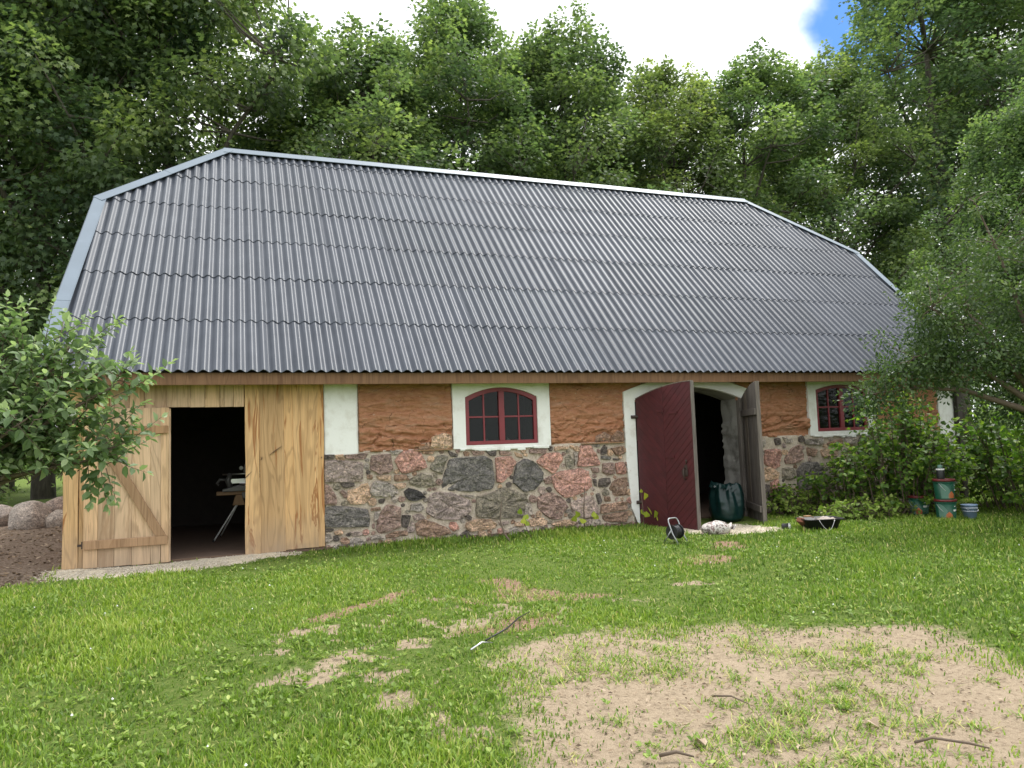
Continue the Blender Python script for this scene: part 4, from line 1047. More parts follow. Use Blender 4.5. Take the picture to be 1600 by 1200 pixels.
def tree_variant(seed, H, R, zc, nclump, per, leaf, shape, m, nlimb=12, crad=.75, top=.8, fork=False, trunk_r=.26):
    r = np.random.default_rng(seed); rp_ = random.Random(seed)
    trunk = B()
    pts = [(0, 0, -.3)]; x = y = 0
    for i in range(1, 9):
        x += rp_.uniform(-.14, .14); y += rp_.uniform(-.14, .14); pts.append((x, y, H*.88*i/8))
    rad = [trunk_r*(1.25 if i == 0 else 1)*(1-i/8.6)**.8+.015 for i in range(9)]
    trunk.tube(pts, rad, 10)
    TP = np.array(pts)
    # clump centres
    t = r.beta(1.25, 1.1, nclump); z = zc+(H-zc)*t
    ph = r.uniform(0, 2*np.pi, nclump)
    prof = np.sin(np.pi*np.clip(.10+.86*t**.86, 0, 1))**.66
    lob = 1+.22*np.sin(ph*3+seed)+.14*np.sin(ph*5+z*.8+seed*2)
    rad_ = R*prof*lob*(.30+.70*r.uniform(0, 1, nclump)**.45)
    Cc = np.stack([np.cos(ph)*rad_, np.sin(ph)*rad_, z], -1)
    # limbs reach the far clumps
    order = np.argsort(-rad_); lim = []
    for k in order:
        if all(np.linalg.norm(Cc[k]-Cc[q]) > R*.5 for q in lim): lim.append(k)
        if len(lim) >= nlimb: break
    limpts = []
    for k in lim:
        e = Cc[k]; zb = max(zc*.65, e[2]-(.75+.4*rp_.random())*np.hypot(e[0], e[1])-H*.06)
        zb = min(zb, H*(.45+.36*rp_.random()))
        b0 = np.array([np.interp(zb, TP[:, 2], TP[:, q]) for q in range(3)])
        mid = (b0+e)/2+np.array([0, 0, .12*(e[2]-b0[2])])+r.normal(0, .15, 3)
        pl = [b0, b0*.6+mid*.4+r.normal(0, .06, 3), mid, mid*.45+e*.55+r.normal(0, .12, 3), e]
        rr_ = trunk_r*.42; trunk.tube(pl, [rr_, rr_*.8, rr_*.58, rr_*.36, .012], 7); limpts += [np.array(p)*(1-s)+np.array(q)*s for p, q in zip(pl[:-1], pl[1:]) for s in (0, .5)][2:]
    LP = np.array(limpts+[TP[i] for i in range(3, 9)])
    for k in range(nclump):
        if k in lim: continue
        e = Cc[k]; d = np.linalg.norm(LP-e, axis=1)+np.where(LP[:, 2] > e[2], 1.5, 0); s = LP[np.argmin(d)]
        mid = (s+e)/2+r.normal(0, .12, 3)-np.array([0, 0, .08*np.linalg.norm(e-s)])
        trunk.tube([s, mid, e], [.045, .028, .008], 4, cap=False)
    cs = crad*r.uniform(.65, 1.35, nclump)
    nsh = nclump//3; pick = np.argsort(-(Cc[:, 2]+r.normal(0, 2.2, nclump)))[:nsh]
    o_ = unit(Cc[pick]-np.array([0, 0, zc+(H-zc)*.35]))*.45+np.array([0, 0, .8]); sh = Cc[pick]+o_*cs[pick][:, None]*r.uniform(.4, 1.15, (nsh, 1))
    for e, s in zip(sh, Cc[pick]): trunk.tube([s, (s+e)/2, e], [.018, .010, .004], 3, cap=False)
    Cc = np.vstack([Cc, sh]); cs = np.concatenate([cs, crad*r.uniform(.30, .50, nsh)])
    stretch = np.concatenate([np.full(nclump, .72), np.full(nsh, 1.9)])
    # leaves: layered sprays in each clump
    idx = np.concatenate([np.repeat(np.arange(nclump), per), np.repeat(np.arange(nclump, nclump+nsh), per//3)]); n = len(idx)
    d = r.normal(0, 1, (n, 3)); d = unit(d); rr_ = r.uniform(0, 1, n)**.42
    lay = np.floor(r.uniform(0, 3, n))-1
    off = d*rr_[:, None]*np.stack([np.full(n, 1.15), np.full(n, 1.15), stretch[idx]], -1)
    P = Cc[idx]+off*cs[idx][:, None]
    out = unit(Cc-np.array([0, 0, zc+(H-zc)*.4]))
    Nv = unit(.45*d+np.array([0, 0, .75])+.35*out[idx]+r.normal(0, .42, (n, 3)))
    Dv = unit(d*.8+.4*out[idx]+np.array([0, 0, -.35])+r.normal(0, .35, (n, 3)))
    ct = r.normal(.44, .21, nclump+nsh)
    tint = np.clip(ct[idx]+r.normal(0, .16, n)+.06*(d[:, 2]), 0, 1)
    size = leaf*r.uniform(.7, 1.25, n)
    return trunk.mesh('trunk', M['bark'], smooth=True), leaves_mesh('crown', P, Dv, Nv, size, shape, tint, m)

VARS = {
 'dense': tree_variant(21, 20, 4.6, 3.5, 310, 235, .145, 'maple', M['maple'], 13, .88),
 'round': tree_variant(34, 18, 4.4, 4.0, 290, 230, .14, 'maple', M['maple'], 12, .85),
 'airy': tree_variant(55, 20, 4.4, 5.5, 205, 215, .145, 'maple', M['maple'], 14, .80, trunk_r=.24),
 'tall': tree_variant(68, 25, 5.0, 6.5, 300, 200, .15, 'maple', M['maple'], 15, .88, trunk_r=.3),
}
BASEH = {'dense': 20, 'round': 18, 'airy': 20, 'tall': 25}
TREES = [
 # kind, x, y, height, width factor, rz, label
 ('dense', -11.5, 17.0, 21.5, 1.0, .3, 'broad maple at the far left edge behind the apple tree'),
 ('dense', -5.6, 15.6, 20.5, 1.02, 1.9, 'dark dense maple behind the left gable with its trunk above the boulders'),
 ('round', -1.9, 15.2, 21.0, .92, 4.0, 'tall dense maple behind the left end of the roof ridge'),
 ('round', 4.0, 16.0, 15.6, 1.2, 5.2, 'lower rounded maple where the treeline dips to the right of the tall left maples'),
 ('dense', 8.7, 18.0, 18.9, 1.06, 2.6, 'tall blue-green maple rising highest behind the middle of the ridge'),
 ('round', 13.4, 18.0, 18.4, 1.02, .9, 'maple with a twin pointed top right of the tallest middle maple'),
 ('airy', 19.0, 18.2, 17.7, 1.12, 3.3, 'maple with a yellowish top right of the dip in the treeline'),
 ('airy', 23.4, 18.0, 18.6, 1.15, 5.9, 'thin-stemmed maple behind the right end of the ridge'),
 ('airy', 29.0, 18.4, 19.8, 1.08, 1.2, 'airy maple under the patch of blue sky with forked pale trunks'),
 ('tall', 36.5, 18.0, 28.5, 1.2, 2.2, 'very tall open-crowned maple at the upper right'),
 ('dense', 27.0, 4.5, 13.5, 1.0, 3.9, 'shorter bushy maple beyond the right gable behind the plum tree'),
 ('dense', 21.5, 3.2, 10.5, 1.0, 2.4, 'low bushy maple at the right edge behind the plum tree crown'),
 ('tall', 44.5, 19.0, 29.5, 1.05, 4.6, 'tall open maple at the far right edge behind the plum tree'),
 ('dense', -8.5, 23.0, 20.0, 1.1, 2.9, 'second-row maple seen through the gaps at the far left'),
 ('round', 20.0, 25.5, 18.0, 1.05, 1.6, 'second-row maple behind the yellowish-topped maple'),
 ('airy', 33.0, 27.0, 20.0, 1.0, .2, 'second-row maple showing low between the right-hand trunks'),
]
for kind, x, y, h, wf, rz, lab in TREES:
    t = thing('maple_tree', lab, 'tree', (x, y, gz(x, y)), rz, 'maples standing in rows behind the barn')
    s = h/BASEH[kind]; t.scale = (s*wf, s*wf, s)
    tm, cm = VARS[kind]
    ob('trunk', tm, t); ob('crown', cm, t)

# ---- leafy shoots for the apple tree and the bushes
def shoots(r, starts, dirs, lens, leaf, gap, up=.25, droop=0., wob=.15):
    """curved shoots with alternate leaves; returns tubes and leaf frames"""
    tubes = []; P = []; D = []; Nn = []; Sz = []; T = []
    for s, d, L in zip(starts, dirs, lens):
        d = d/np.linalg.norm(d); n = max(3, int(L/gap)); p = np.array(s, float); pl = [p.copy()]; ang = r.uniform(0, 6.28)
        for i in range(n):
            d = d+np.array([0, 0, up-droop*i/n])*gap/L*1.2+r.normal(0, wob, 3)*gap/L; d = d/np.linalg.norm(d)
            p = p+d*gap; pl.append(p.copy())
            if i < 1: continue
            ang += 2.4
            a = np.cross(d, [0, 0, 1.]); a = a/max(np.linalg.norm(a), 1e-6); b_ = np.cross(d, a)
            side = a*math.cos(ang)+b_*math.sin(ang)
            P.append(p.copy()); D.append(side*.9+d*.55+np.array([0, 0, -.12])+r.normal(0, .12, 3)); Nn.append(d*.35+np.array([0, 0, .75])-side*.1+r.normal(0, .28, 3))
            tip = i/n; Sz.append(leaf*(1-.45*tip**2)*r.uniform(.75, 1.15)); T.append(min(1, max(0, .36+.38*tip**2+r.normal(0, .15))))
        # tip leaf
        P.append(p.copy()); D.append(d+np.array([0, 0, -.1])); Nn.append(np.array([0, 0, 1.])+r.normal(0, .3, 3)); Sz.append(leaf*.6); T.append(min(1, .8+r.normal(0, .1)))
        tubes.append((pl, L))
    return tubes, np.array(P), np.array(D), np.array(Nn), np.array(Sz), np.array(T)
def in_view(P):
    d = P-np.array(CAM); z = d@np.array(fw); u = d@np.array(rt)/z; v = d@np.array(up)/z
    return (z > .3) & (abs(u) < .70) & (abs(v) < .53), z
def leafy(t, loc, P, D, Nn, Sz, T, shape, m, nind, massname):
    """the leaves that show largest are objects of their own, the rest one mass"""
    loc = np.array(loc)
    vis, z = in_view(P+loc); score = np.where(vis, Sz/np.maximum(z, .1), 0)
    order = np.argsort(-score); ind = order[:nind] if nind else order[:0]; rest = order[len(ind):]
    o = ob(massname, leaves_mesh(massname, P[rest], D[rest], Nn[rest], Sz[rest], shape, T[rest], m), t); o['kind'] = 'stuff'
    if nind:
        Tm, F = SHAPES[shape]; shared = []
        for q in range(6):
            me = mk('leaf', Tm*np.array([1+.08*(q-2.5)/2.5, 1, 1+.3*(q % 3-1)]), F, [m]); fattr(me, 'tint', np.full(len(Tm), .18+.13*q)); shared.append(me)
        for k in ind:
            y = unit(D[k]); x = unit(np.cross(y, Nn[k])); zz = np.cross(x, y); s = Sz[k]
            me = shared[min(5, max(0, int(round((T[k]-.18)/.13))))]
            l = ob('leaf', me, t)
            l.matrix_basis = Matrix(((x[0]*s, y[0]*s, zz[0]*s, P[k][0]), (x[1]*s, y[1]*s, zz[1]*s, P[k][1]), (x[2]*s, y[2]*s, zz[2]*s, P[k][2]), (0, 0, 0, 1)))

def apple_tree():
    r = np.random.default_rng(5); base = np.array([-2.75, -3.25, gz(-2.75, -3.25)])
    t = thing('apple_tree', 'leafy young apple tree reaching in from the left over the plank door', 'tree', base)
    tb = B(); L = lambda x, y, z: np.array([x, y, z])-base
    fork = L(-2.62, -3.3, -.55)
    tb.tube([(0, 0, -.1), (.03, 0, .4), fork], [.085, .07, .06], 10)
    limbs = []
    ends = [(-.95, -3.75, .62), (-.98, -3.75, .08), (-1.12, -3.7, -.02), (-1.35, -3.6, .95), (-1.75, -3.4, 1.05), (-1.55, -3.9, .35), (-2.0, -3.7, .6), (-1.5, -3.3, .15), (-2.2, -2.9, 1.0), (-3.3, -3.2, .9), (-2.9, -3.9, .7), (-1.30, -3.4, .35), (-1.85, -3.2, .25), (-3.4, -2.6, .6), (-1.25, -3.65, .72)]
    for e in ends:
        e = L(*e); mid = (fork+e)/2+r.normal(0, .06, 3)+np.array([0, 0, .08]); pl = [fork, fork*.55+mid*.45, mid, mid*.4+e*.6, e]
        tb.tube(pl, [.034, .026, .019, .013, .007], 6); limbs.append(np.array([fork*(1-s)+e*s+np.array([0, 0, .08*math.sin(math.pi*s)]) for s in np.linspace(.3, 1, 12)]))
    st = []; di = []; le = []
    for lb in limbs:
        for q in range(54):
            k = r.integers(0, 12); p = lb[k]+r.normal(0, .06, 3); o = r.normal(0, 1, 3); o[2] = abs(o[2])*.6+.1 if r.random() < .62 else -abs(o[2])*.5
            out = lb[-1]-lb[0]; o = unit(o)+.55*unit(out)
            st.append(p); di.append(o); le.append(r.uniform(.16, .42))
    # long upright water shoots above the roof edge and two arching over the door
    for (x, y, z, d_, ln) in ((-1.40, -3.6, .62, (.1, 0, 1), .55), (-1.22, -3.65, .55, (.25, 0, 1), .42), (-1.70, -3.5, .75, (-.1, .1, 1), .6), (-1.9, -3.4, .8, (.05, 0, 1), .62), (-1.06, -3.7, .52, (.5, -.1, .8), .42),
                              (-1.60, -3.5, .8, (.2, .1, 1), .58), (-1.0, -3.75, .5, (1, -.3, .35), .36), (-1.02, -3.75, .05, (1, -.3, .40), .52), (-1.12, -3.7, .28, (1, -.3, .25), .42), (-1.1, -3.7, -.05, (.15, -.1, -1), .40), (-1.2, -3.65, -.02, (.1, -.1, -1), .36), (-1.14, -3.6, -.08, (-.1, .1, -1), .34), (-1.05, -3.72, -.1, (.25, -.1, -1), .30), (-1.0, -3.7, -.02, (.7, -.2, -.5), .30), (-1.35, -3.6, -.15, (.1, -.2, -1), .22)):
        st.append(L(x, y, z)); di.append(np.array(d_, float)); le.append(ln)
    tubes, P, D, Nn, Sz, T = shoots(r, st, di, le, .116, .030)
    keep = ~((P[:, 2]+base[2] < -.10) & (P[:, 0]+base[0] < -1.27)); P, D, Nn, Sz, T = P[keep], D[keep], Nn[keep], Sz[keep], T[keep]
    for pl, ln in tubes:
        e_ = pl[-1]+base
        if not (e_[2] < -.10 and e_[0] < -1.27): tb.tube([pl[0], pl[len(pl)//2], pl[-1]], [.005, .0035, .0015], 4, cap=False)
    ob('trunk', tb.mesh('trunk', M['twig'], smooth=True), t)
    leafy(t, base, P, D, Nn, Sz, T, 'ovate', M['apple'], 300, 'foliage')
apple_tree()

def plum_tree():
    r = np.random.default_rng(9); base = np.array([11.2, -3.5, gz(11.2, -3.5)])
    t = thing('plum_tree', 'small-leaved plum tree at the right edge hanging over the roof end', 'tree', base)
    tb = B(); L = lambda x, y, z: np.array([x, y, z])-base
    fork = np.array([-.1, 0, 1.5]); tb.tube([(0, 0, -.2), (-.05, 0, .8), fork], [.14, .11, .10], 10)
    cl = []
    ctr = L(11.45, -3.3, 1.75)
    for k in range(230):
        d = unit(r.normal(0, 1, 3)); rr_ = r.uniform(.2, 1)**.45
        c = ctr+d*rr_*np.array([2.15, 1.9, 1.95])
        c[2] = max(c[2], 1.7)
        if c[2]+base[2] < .75 and c[0]+base[0] < 10.5: c[2] = .85-base[2]+r.uniform(0, .4)
        cl.append(c)
    # the drooping boughs on the left
    for (x, y, z, n, s) in ((8.95, -2.9, .80, 9, .18), (8.45, -2.75, .52, 7, .12), (9.25, -3.0, .95, 12, .22), (9.55, -3.05, 1.35, 14, .26), (9.5, -3.2, .85, 12, .25), (9.45, -3.0, 1.75, 10, .22)):
        for q in range(n): cl.append(L(x, y, z)+r.normal(0, s, 3)*np.array([1, 1, .8]))
    for (x, y, z, n, s) in ((11.6, -3.3, .95, 22, .5), (11.0, -3.2, 2.2, 16, .35), (11.9, -3.6, 2.0, 20, .4), (10.7, -3.4, 2.15, 12, .3), (12.4, -3.4, 1.4, 25, .6), (12.2, -3.0, 2.4, 25, .6), (10.6, -3.4, 1.25, 18, .45)):
        for q in range(n): cl.append(L(x, y, z)+r.normal(0, s, 3)*np.array([1, 1, .8]))
    cl = np.array(cl)
    limb_e = [L(9.0, -3.0, 1.0), L(8.4, -2.75, .5), L(9.3, -3.1, 1.7), L(10.2, -3.2, 3.3), L(11.3, -3.2, 3.6), L(12.6, -3, 2.6), L(11, -4.8, 2.2), L(11, -1.8, 2.3), L(10, -4.3, 2.6), L(12.5, -4.2, 1.5)]
    LP = []
    for e in limb_e:
        mid = (fork+e)/2+np.array([0, 0, .25]); pl = [fork, fork*.5+mid*.5, mid, mid*.5+e*.5+np.array([0, 0, .06]), e]; tb.tube(pl, [.06, .045, .032, .02, .006], 7); LP += pl[1:]
    LP = np.array(LP)
    for e in cl:
        s = LP[np.argmin(np.linalg.norm(LP-e, axis=1))]; tb.tube([s, (s+e)/2+r.normal(0, .05, 3), e], [.010, .006, .002], 3, cap=False)
    per = 125; n = len(cl)*per; idx = np.repeat(np.arange(len(cl)), per)
    d = unit(r.normal(0, 1, (n, 3))); P = cl[idx]+d*(r.uniform(0, 1, n)**.5)[:, None]*np.array([.30, .30, .22])*r.uniform(.7, 1.35, len(cl))[idx][:, None]
    Nv = unit(np.array([0, 0, .6])+.4*d+r.normal(0, .5, (n, 3))); Dv = unit(d+np.array([0, 0, -.3])+r.normal(0, .5, (n, 3)))
    tint = np.clip(r.normal(.42, .15, len(cl))[idx]+r.normal(0, .17, n)+.12*np.clip(P[:, 2]-2.2, 0, 2)/2, 0, 1)
    ob('trunk', tb.mesh('trunk', M['twig'], smooth=True), t)
    ob('crown', leaves_mesh('crown', P, Dv, Nv, .062*r.uniform(.7, 1.3, n), 'small', tint, M['plum']), t)
plum_tree()

def bush(name, label, cat, cx, cy, rx, ry, h, nst, leaf, gap, shape, m, seed, nind, group=None, side=7, lean=.45):
    r = np.random.default_rng(seed); base = np.array([cx, cy, gz(cx, cy)])
    t = thing(name, label, cat, base, group=group); tb = B(); st = []; di = []; le = []
    for k in range(nst):
        a = r.uniform(0, 6.28); q = math.sqrt(r.random()); p = np.array([math.cos(a)*rx*q*.75, math.sin(a)*ry*q*.75, 0])
        hh = h*(1-.55*q**2)*r.uniform(.75, 1.08); top = p+np.array([math.cos(a)*rx*q*lean, math.sin(a)*ry*q*lean, hh])+r.normal(0, .06, 3)
        mid = (p+top)/2+np.array([0, 0, hh*.08])+r.normal(0, .04, 3); tb.tube([p-np.array([0, 0, .05]), mid, top], [.011, .008, .003], 5, cap=False)
        for s in r.uniform(.12, 1, side):
            b0 = p*(1-s)+top*s+np.array([0, 0, hh*.16*s*(1-s)]); o = r.normal(0, 1, 3); o[2] = abs(o[2])*.4; o += np.array([math.cos(a), math.sin(a), 0])*.7*q
            st.append(b0); di.append(o); le.append(r.uniform(.5, 1)*.30*h/1.3)
        st.append(mid); di.append(top-mid+r.normal(0, .03, 3)); le.append(np.linalg.norm(top-mid)*1.15)
    tubes, P, D, Nn, Sz, T = shoots(r, st, di, le, leaf, gap, .1, .5)
    P[:, 2] = np.maximum(P[:, 2], .03)
    for pl, ln in tubes: tb.tube([pl[0], pl[len(pl)//2], pl[-1]], [.004, .003, .001], 3, cap=False)
    ob('stem', tb.mesh('stem', M['twig'], smooth=True), t)
    leafy(t, base, P, D, Nn, Sz, T, shape, m, nind, 'foliage')
bush('raspberry_bush', 'tall green raspberry bush in front of the right-hand red window', 'bush', 10.6, -1.15, .95, .62, 2.0, 80, .098, .055, 'heart', M['bush'], 3, 60)
bush('raspberry_bush', 'low raspberry bush spreading beside the dark round stone', 'bush', 9.95, -.75, .75, .45, 1.05, 40, .09, .055, 'heart', M['bush'], 4, 40)
bush('hazel_bush', 'dense broad-leaved bush behind the green paint buckets', 'bush', 13.05, -1.75, 1.35, .9, 1.95, 80, .118, .065, 'heart', M['bush'], 6, 80, lean=.5)
bush('hazel_bush', 'broad-leaved bush at the right edge under the plum tree', 'bush', 12.5, -3.6, 1.45, .9, 2.15, 85, .118, .065, 'heart', M['bush'], 7, 40, lean=.5)
bush('nettle_patch', 'green weeds growing at the foot of the wall right of the grey door', 'weeds', 9.35, -.30, .80, .25, .34, 70, .075, .04, 'heart', M['weed'], 12, 0, side=4)
bush('nettle_patch', 'knee-high weeds spreading below the raspberry bush towards the buckets', 'weeds', 9.85, -1.38, 1.0, .36, .28, 100, .075, .045, 'heart', M['weed'], 13, 0, side=4)
bush('hop_vine', 'dark leaves climbing the wall beside the brick-red pier', 'vine', 9.05, -.10, .28, .07, .62, 16, .085, .05, 'heart', M['bush'], 15, 0, side=5)
# dark undergrowth under the maples
for i, (x, y, w, d_, h, lab) in enumerate([(-8.2, 13.0, 2.4, 1.2, 3.2, 'dark undergrowth under the maples at the far left'), (-6.6, 9.8, 1.2, .8, 1.3, 'low dark bush behind the boulders at the left edge'), (-3.4, 12.6, 1.0, .8, 2.8, 'shady elder bush behind the left corner of the barn'),
                                          (17.2, 6.5, 2.2, 1.2, 3.4, 'dark bush beyond the right gable of the barn'), (20.5, 1.5, 2.6, 1.6, 3.6, 'large shaded bush at the right behind the plum tree'), (17.5, -2.8, 2.0, 1.5, 2.8, 'shaded hedge bush at the right edge of the lawn')]):
    bush('elder_bush', lab, 'bush', x, y, w, d_, h, 70, .17, .13, 'ovate', M['maple'], 30+i, 0, lean=.4, group='bushes under the trees')

# the far wood that closes the view under the crowns
def far_wood():
    r = np.random.default_rng(77); n = 52000
    k = 260; cx = r.uniform(-75, 95, k); cy = 46+r.uniform(0, 9, k); cz = r.uniform(.5, 6.5, k); i = r.integers(0, k, n); d = unit(r.normal(0, 1, (n, 3)))
    P = np.stack([cx[i], cy[i], cz[i]-1.2], -1)+d*(r.uniform(0, 1, n)**.4)[:, None]*np.array([2.2, 1.6, 1.7]); P[:, 2] = np.maximum(P[:, 2], -1.1)
    T = np.clip(r.normal(.40, .18, k)[i]+r.normal(0, .12, n), 0, 1)
    o = ob('far_wood', leaves_mesh('far_wood', P, d+np.array([0, 0, -.4]), d+r.normal(0, .5, (n, 3))+np.array([0, 0, .5]), r.uniform(.35, .6, n), 'maple', T, M['maple'])); tag(o, 'distant wood closing the view under the maple crowns', 'wood', kind='stuff')
far_wood()

# ---- saplings and vine shoots against the wall
def sapling(name, label, x, y, pts, rad, lv, seed):
    r = np.random.default_rng(seed); base = np.array([x, y, gz(x, y)]); t = thing(name, label, 'sapling', base)
    b = B().tube(pts, rad, 6); ob('stem', b.mesh('stem', M['twig'], smooth=True), t)
    for (px, pz, s) in lv:
        q = thing; Tm, F = SHAPES['heart']; me = mk('leaf', Tm, F, [M['lime']]); fattr(me, 'tint', np.full(len(Tm), r.random()))
        l = ob('leaf', me, t, (px, -.03+r.uniform(-.03, .01), pz)); l.scale = (s, s, s); l.rotation_euler = (math.radians(r.uniform(40, 115)), r.uniform(-.6, .6), r.uniform(-.9, .9))
sapling('bare_sapling', 'thin grey leafless sapling tied upright before the stone wall', 3.55, -.62, [(.08, -.25, -.05), (.0, -.1, .12), (-.02, 0, .3), (.02, .02, .56)], [.016, .013, .010, .006], [], 1)
sapling('vine_sapling', 'dark thin stem with green leaves at its foot before the big pink stones', 5.02, -.30, [(0, 0, -.05), (0, 0, .3), (.03, 0, .66)], [.013, .010, .006], [(-.12, .22, .11), (-.02, .12, .12), (.14, .2, .10), (.20, .16, .1), (-.2, .16, .1)], 2)
sapling('vine_shoot', 'short shoot with bright yellow-green leaves under the left window', 3.92, -.52, [(.12, -.1, -.05), (.06, 0, .12), (-.06, .02, .40)], [.006, .005, .003], [(-.06, .36, .09), (.02, .28, .10), (.05, .18, .11), (-.02, .22, .09), (.10, -.02, .10), (.14, -.06, .09)], 3)
sapling('vine_shoot', 'yellow-leaved vine shoot at the foot of the white door surround', 6.03, -.36, [(0, 0, -.05), (.0, 0, .3), (-.03, 0, .62)], [.008, .007, .004], [(.04, .45, .12), (-.02, .20, .12), (.12, .20, .14), (.22, .15, .12), (.28, .10, .10), (.05, .16, .10), (-.04, .55, .06)], 4)

# ---- lawn
def lawn():
    r = np.random.default_rng(3)
    P = []
    # candidate points: denser near the camera, over the yard in front of the barn and around it
    n = 800000
    d = 2.6+(19-2.6)*r.uniform(0, 1, n)**1.25; a = r.uniform(-.78, .95, n)+YAW
    X = np.sin(a)*d; Y = -10.8+np.cos(a)*d
    sand, red, grav, soil = masks(X, Y)
    bare = np.maximum.reduce([sand*1.02, red*1.0, grav*1.1, soil])
    dens = np.clip(1.0-bare, 0, 1)**1.4
    dens = np.maximum(dens, .02*(grav < .3)*(soil < .3))
    pat = fbm(X*1.1, Y*1.1, 91, 4)
    dens *= np.clip(.45+1.5*(pat-.25), .3, 1)
    ok = (r.uniform(0, 1, n) < dens*.66) & ~((Y > -.04) & (X > -2.1) & (X < 13.45)) & ~((Y > -1.0) & (Y < .3) & (X > 6.2) & (X < 8.3)) & (Y < 3)
    X, Y, d, pat = X[ok], Y[ok], d[ok], pat[ok]
    n = len(X); Z = ground_h(X, Y)-.012
    L = (.026+.044*r.uniform(0, 1, n)**1.6)*(.75+.9*np.clip(pat-.3, 0, 1)); w = .0030+.00055*d
    tall = np.clip(1.4+Y, 0, 1)*(X > 1.1)*(X < 6.1); L *= 1+.8*tall; L *= 1-.45*poly_mask(X, Y, DIRT, .4)
    lush = np.clip((X-4.2)/1.5, 0, 1)*np.clip(-Y/2-.2, 0, 1); L *= 1+.35*lush
    ll = np.clip((-.4-X)/1.0, 0, 1); L *= 1+.30*ll
    ph = r.uniform(0, 6.28, n); lean = r.uniform(.1, .95, n)
    dx, dy = np.cos(ph), np.sin(ph); sx, sy = -dy*w, dx*w
    def pt(t, hw, k): 
        h = L*t*np.sqrt(1-(lean*.6)**2)*(1-.18*lean*t); o = L*lean*t*t*.9
        return np.stack([X+dx*o+sx*hw*k, Y+dy*o+sy*hw*k, Z+h], -1)
    V = np.stack([pt(0, .8, 1), pt(0, .8, -1), pt(.55, .75, -1), pt(.55, .75, 1), pt(1, .05, 1)], 1).reshape(-1, 3)
    b0 = np.arange(n)*5
    F = np.concatenate([np.stack([b0, b0+1, b0+2], -1), np.stack([b0, b0+2, b0+3], -1), np.stack([b0+3, b0+2, b0+4], -1)])
    dry = r.uniform(0, 1, n) < .08
    tint = np.clip(.40+.75*(pat-.5)+r.normal(0, .17, n)+.14*ll-.08*lush, 0, .88); tint[dry] = r.uniform(.9, 1, dry.sum())
    me = mk_np('lawn_grass', V, F, [M['grass']]); fattr(me, 'tint', np.repeat(tint, 5))
    o = ob('lawn_grass', me); tag(o, 'short mown grass growing over the yard', 'grass', kind='stuff')
    # broad-leaved weeds: rosettes of plantain, dandelion, clover
    n = 15000
    d = 2.6+(13-2.6)*r.uniform(0, 1, n)**1.2; a = r.uniform(-.75, .9, n)+YAW
    X = np.sin(a)*d; Y = -10.8+np.cos(a)*d; sand, red, grav, soil = masks(X, Y)
    pat = fbm(X*1.6+9, Y*1.6, 95, 4); bare = np.maximum.reduce([sand, red, grav*1.2, soil])
    dn = np.clip((pat-.36)*3.2, .05, 1)*np.clip(1-bare*.93, 0, 1)
    indirt = poly_mask(X, Y, DIRT, .5)
    ok = (r.uniform(0, 1, n) < dn*.75*(1-.80*indirt)) & (Y < -.1) & ~((Y > -1.2) & (X > 6.2) & (X < 8.3)); X, Y = X[ok], Y[ok]
    k = 5; n = len(X); X = np.repeat(X, k); Y = np.repeat(Y, k); ph = r.uniform(0, 6.28, n*k)
    P = np.stack([X+np.cos(ph)*.01, Y+np.sin(ph)*.01, ground_h(X, Y)+.004+r.uniform(0, .02, n*k)], -1)
    D = np.stack([np.cos(ph), np.sin(ph), r.uniform(.15, 1.3, n*k)], -1); Nn = np.stack([-np.cos(ph)*.5, -np.sin(ph)*.5, np.ones(n*k)], -1)+r.normal(0, .25, (n*k, 3))
    T = np.clip(.45+r.normal(0, .2, n*k), 0, 1)
    o = ob('lawn_weeds', leaves_mesh('lawn_weeds', P, D, Nn, r.uniform(.018, .044, n*k), 'ovate', T, M['weed'])); tag(o, 'broad-leaved weeds and clover in the lawn', 'weeds', kind='stuff')
    # flat tufts of grass on the sandy patch
    n = 3000; X = r.uniform(.6, 5.4, n); Y = r.uniform(-9.3, -2.9, n); q = masks(X, Y); g = np.maximum(q[0], q[1]); f = fbm(X*1.3+4, Y*1.3, 33, 4)
    ok = (g > .25) & (r.uniform(0, 1, n) < np.clip((f-.44)*4.2+.22*np.clip((-6.4-Y)/1, 0, 1), .05, 1)); X, Y = X[ok], Y[ok]; k = 26; rad = np.repeat(r.uniform(.02, .09, len(X)), k); X = np.repeat(X, k)+r.normal(0, 1, len(X)*k)*rad; Y = np.repeat(Y, k)+r.normal(0, 1, len(Y)*k)*rad; n = len(X)
    ph = r.uniform(0, 6.28, n); P = np.stack([X, Y, ground_h(X, Y)-.022], -1); D = np.stack([np.cos(ph), np.sin(ph), r.uniform(.1, 1.1, n)], -1); Nn = np.stack([-np.cos(ph)*.6, -np.sin(ph)*.6, np.ones(n)], -1)
    SHAPES['blade'] = (np.array([(.055, 0, 0), (.05, .55, .10), (0, 1, .02), (-.05, .55, .10), (-.055, 0, 0)]), [(0, 1, 4), (1, 3, 4), (1, 2, 3)])
    T = np.clip(.48+r.normal(0, .2, n), 0, .9); T[r.random(n) < .22] = .97
    o = ob('grass_tufts', leaves_mesh('grass_tufts', P, D, Nn, r.uniform(.03, .075, n), 'blade', T, M['grass'])); tag(o, 'thin flattened grass tufts on the worn sandy patch', 'grass', kind='stuff')
    # clover flowers
    n = 110; d = 3+9*r.uniform(0, 1, n); a = r.uniform(-.7, .9, n)+YAW; X = np.sin(a)*d; Y = -10.8+np.cos(a)*d; sand, red, grav, soil = masks(X, Y)
    ok = (np.maximum.reduce([sand, red, grav, soil]) < .2) & (Y < -.6) & ((X < .4) | (X > 4.2)); X, Y = X[ok], Y[ok]; b = B()
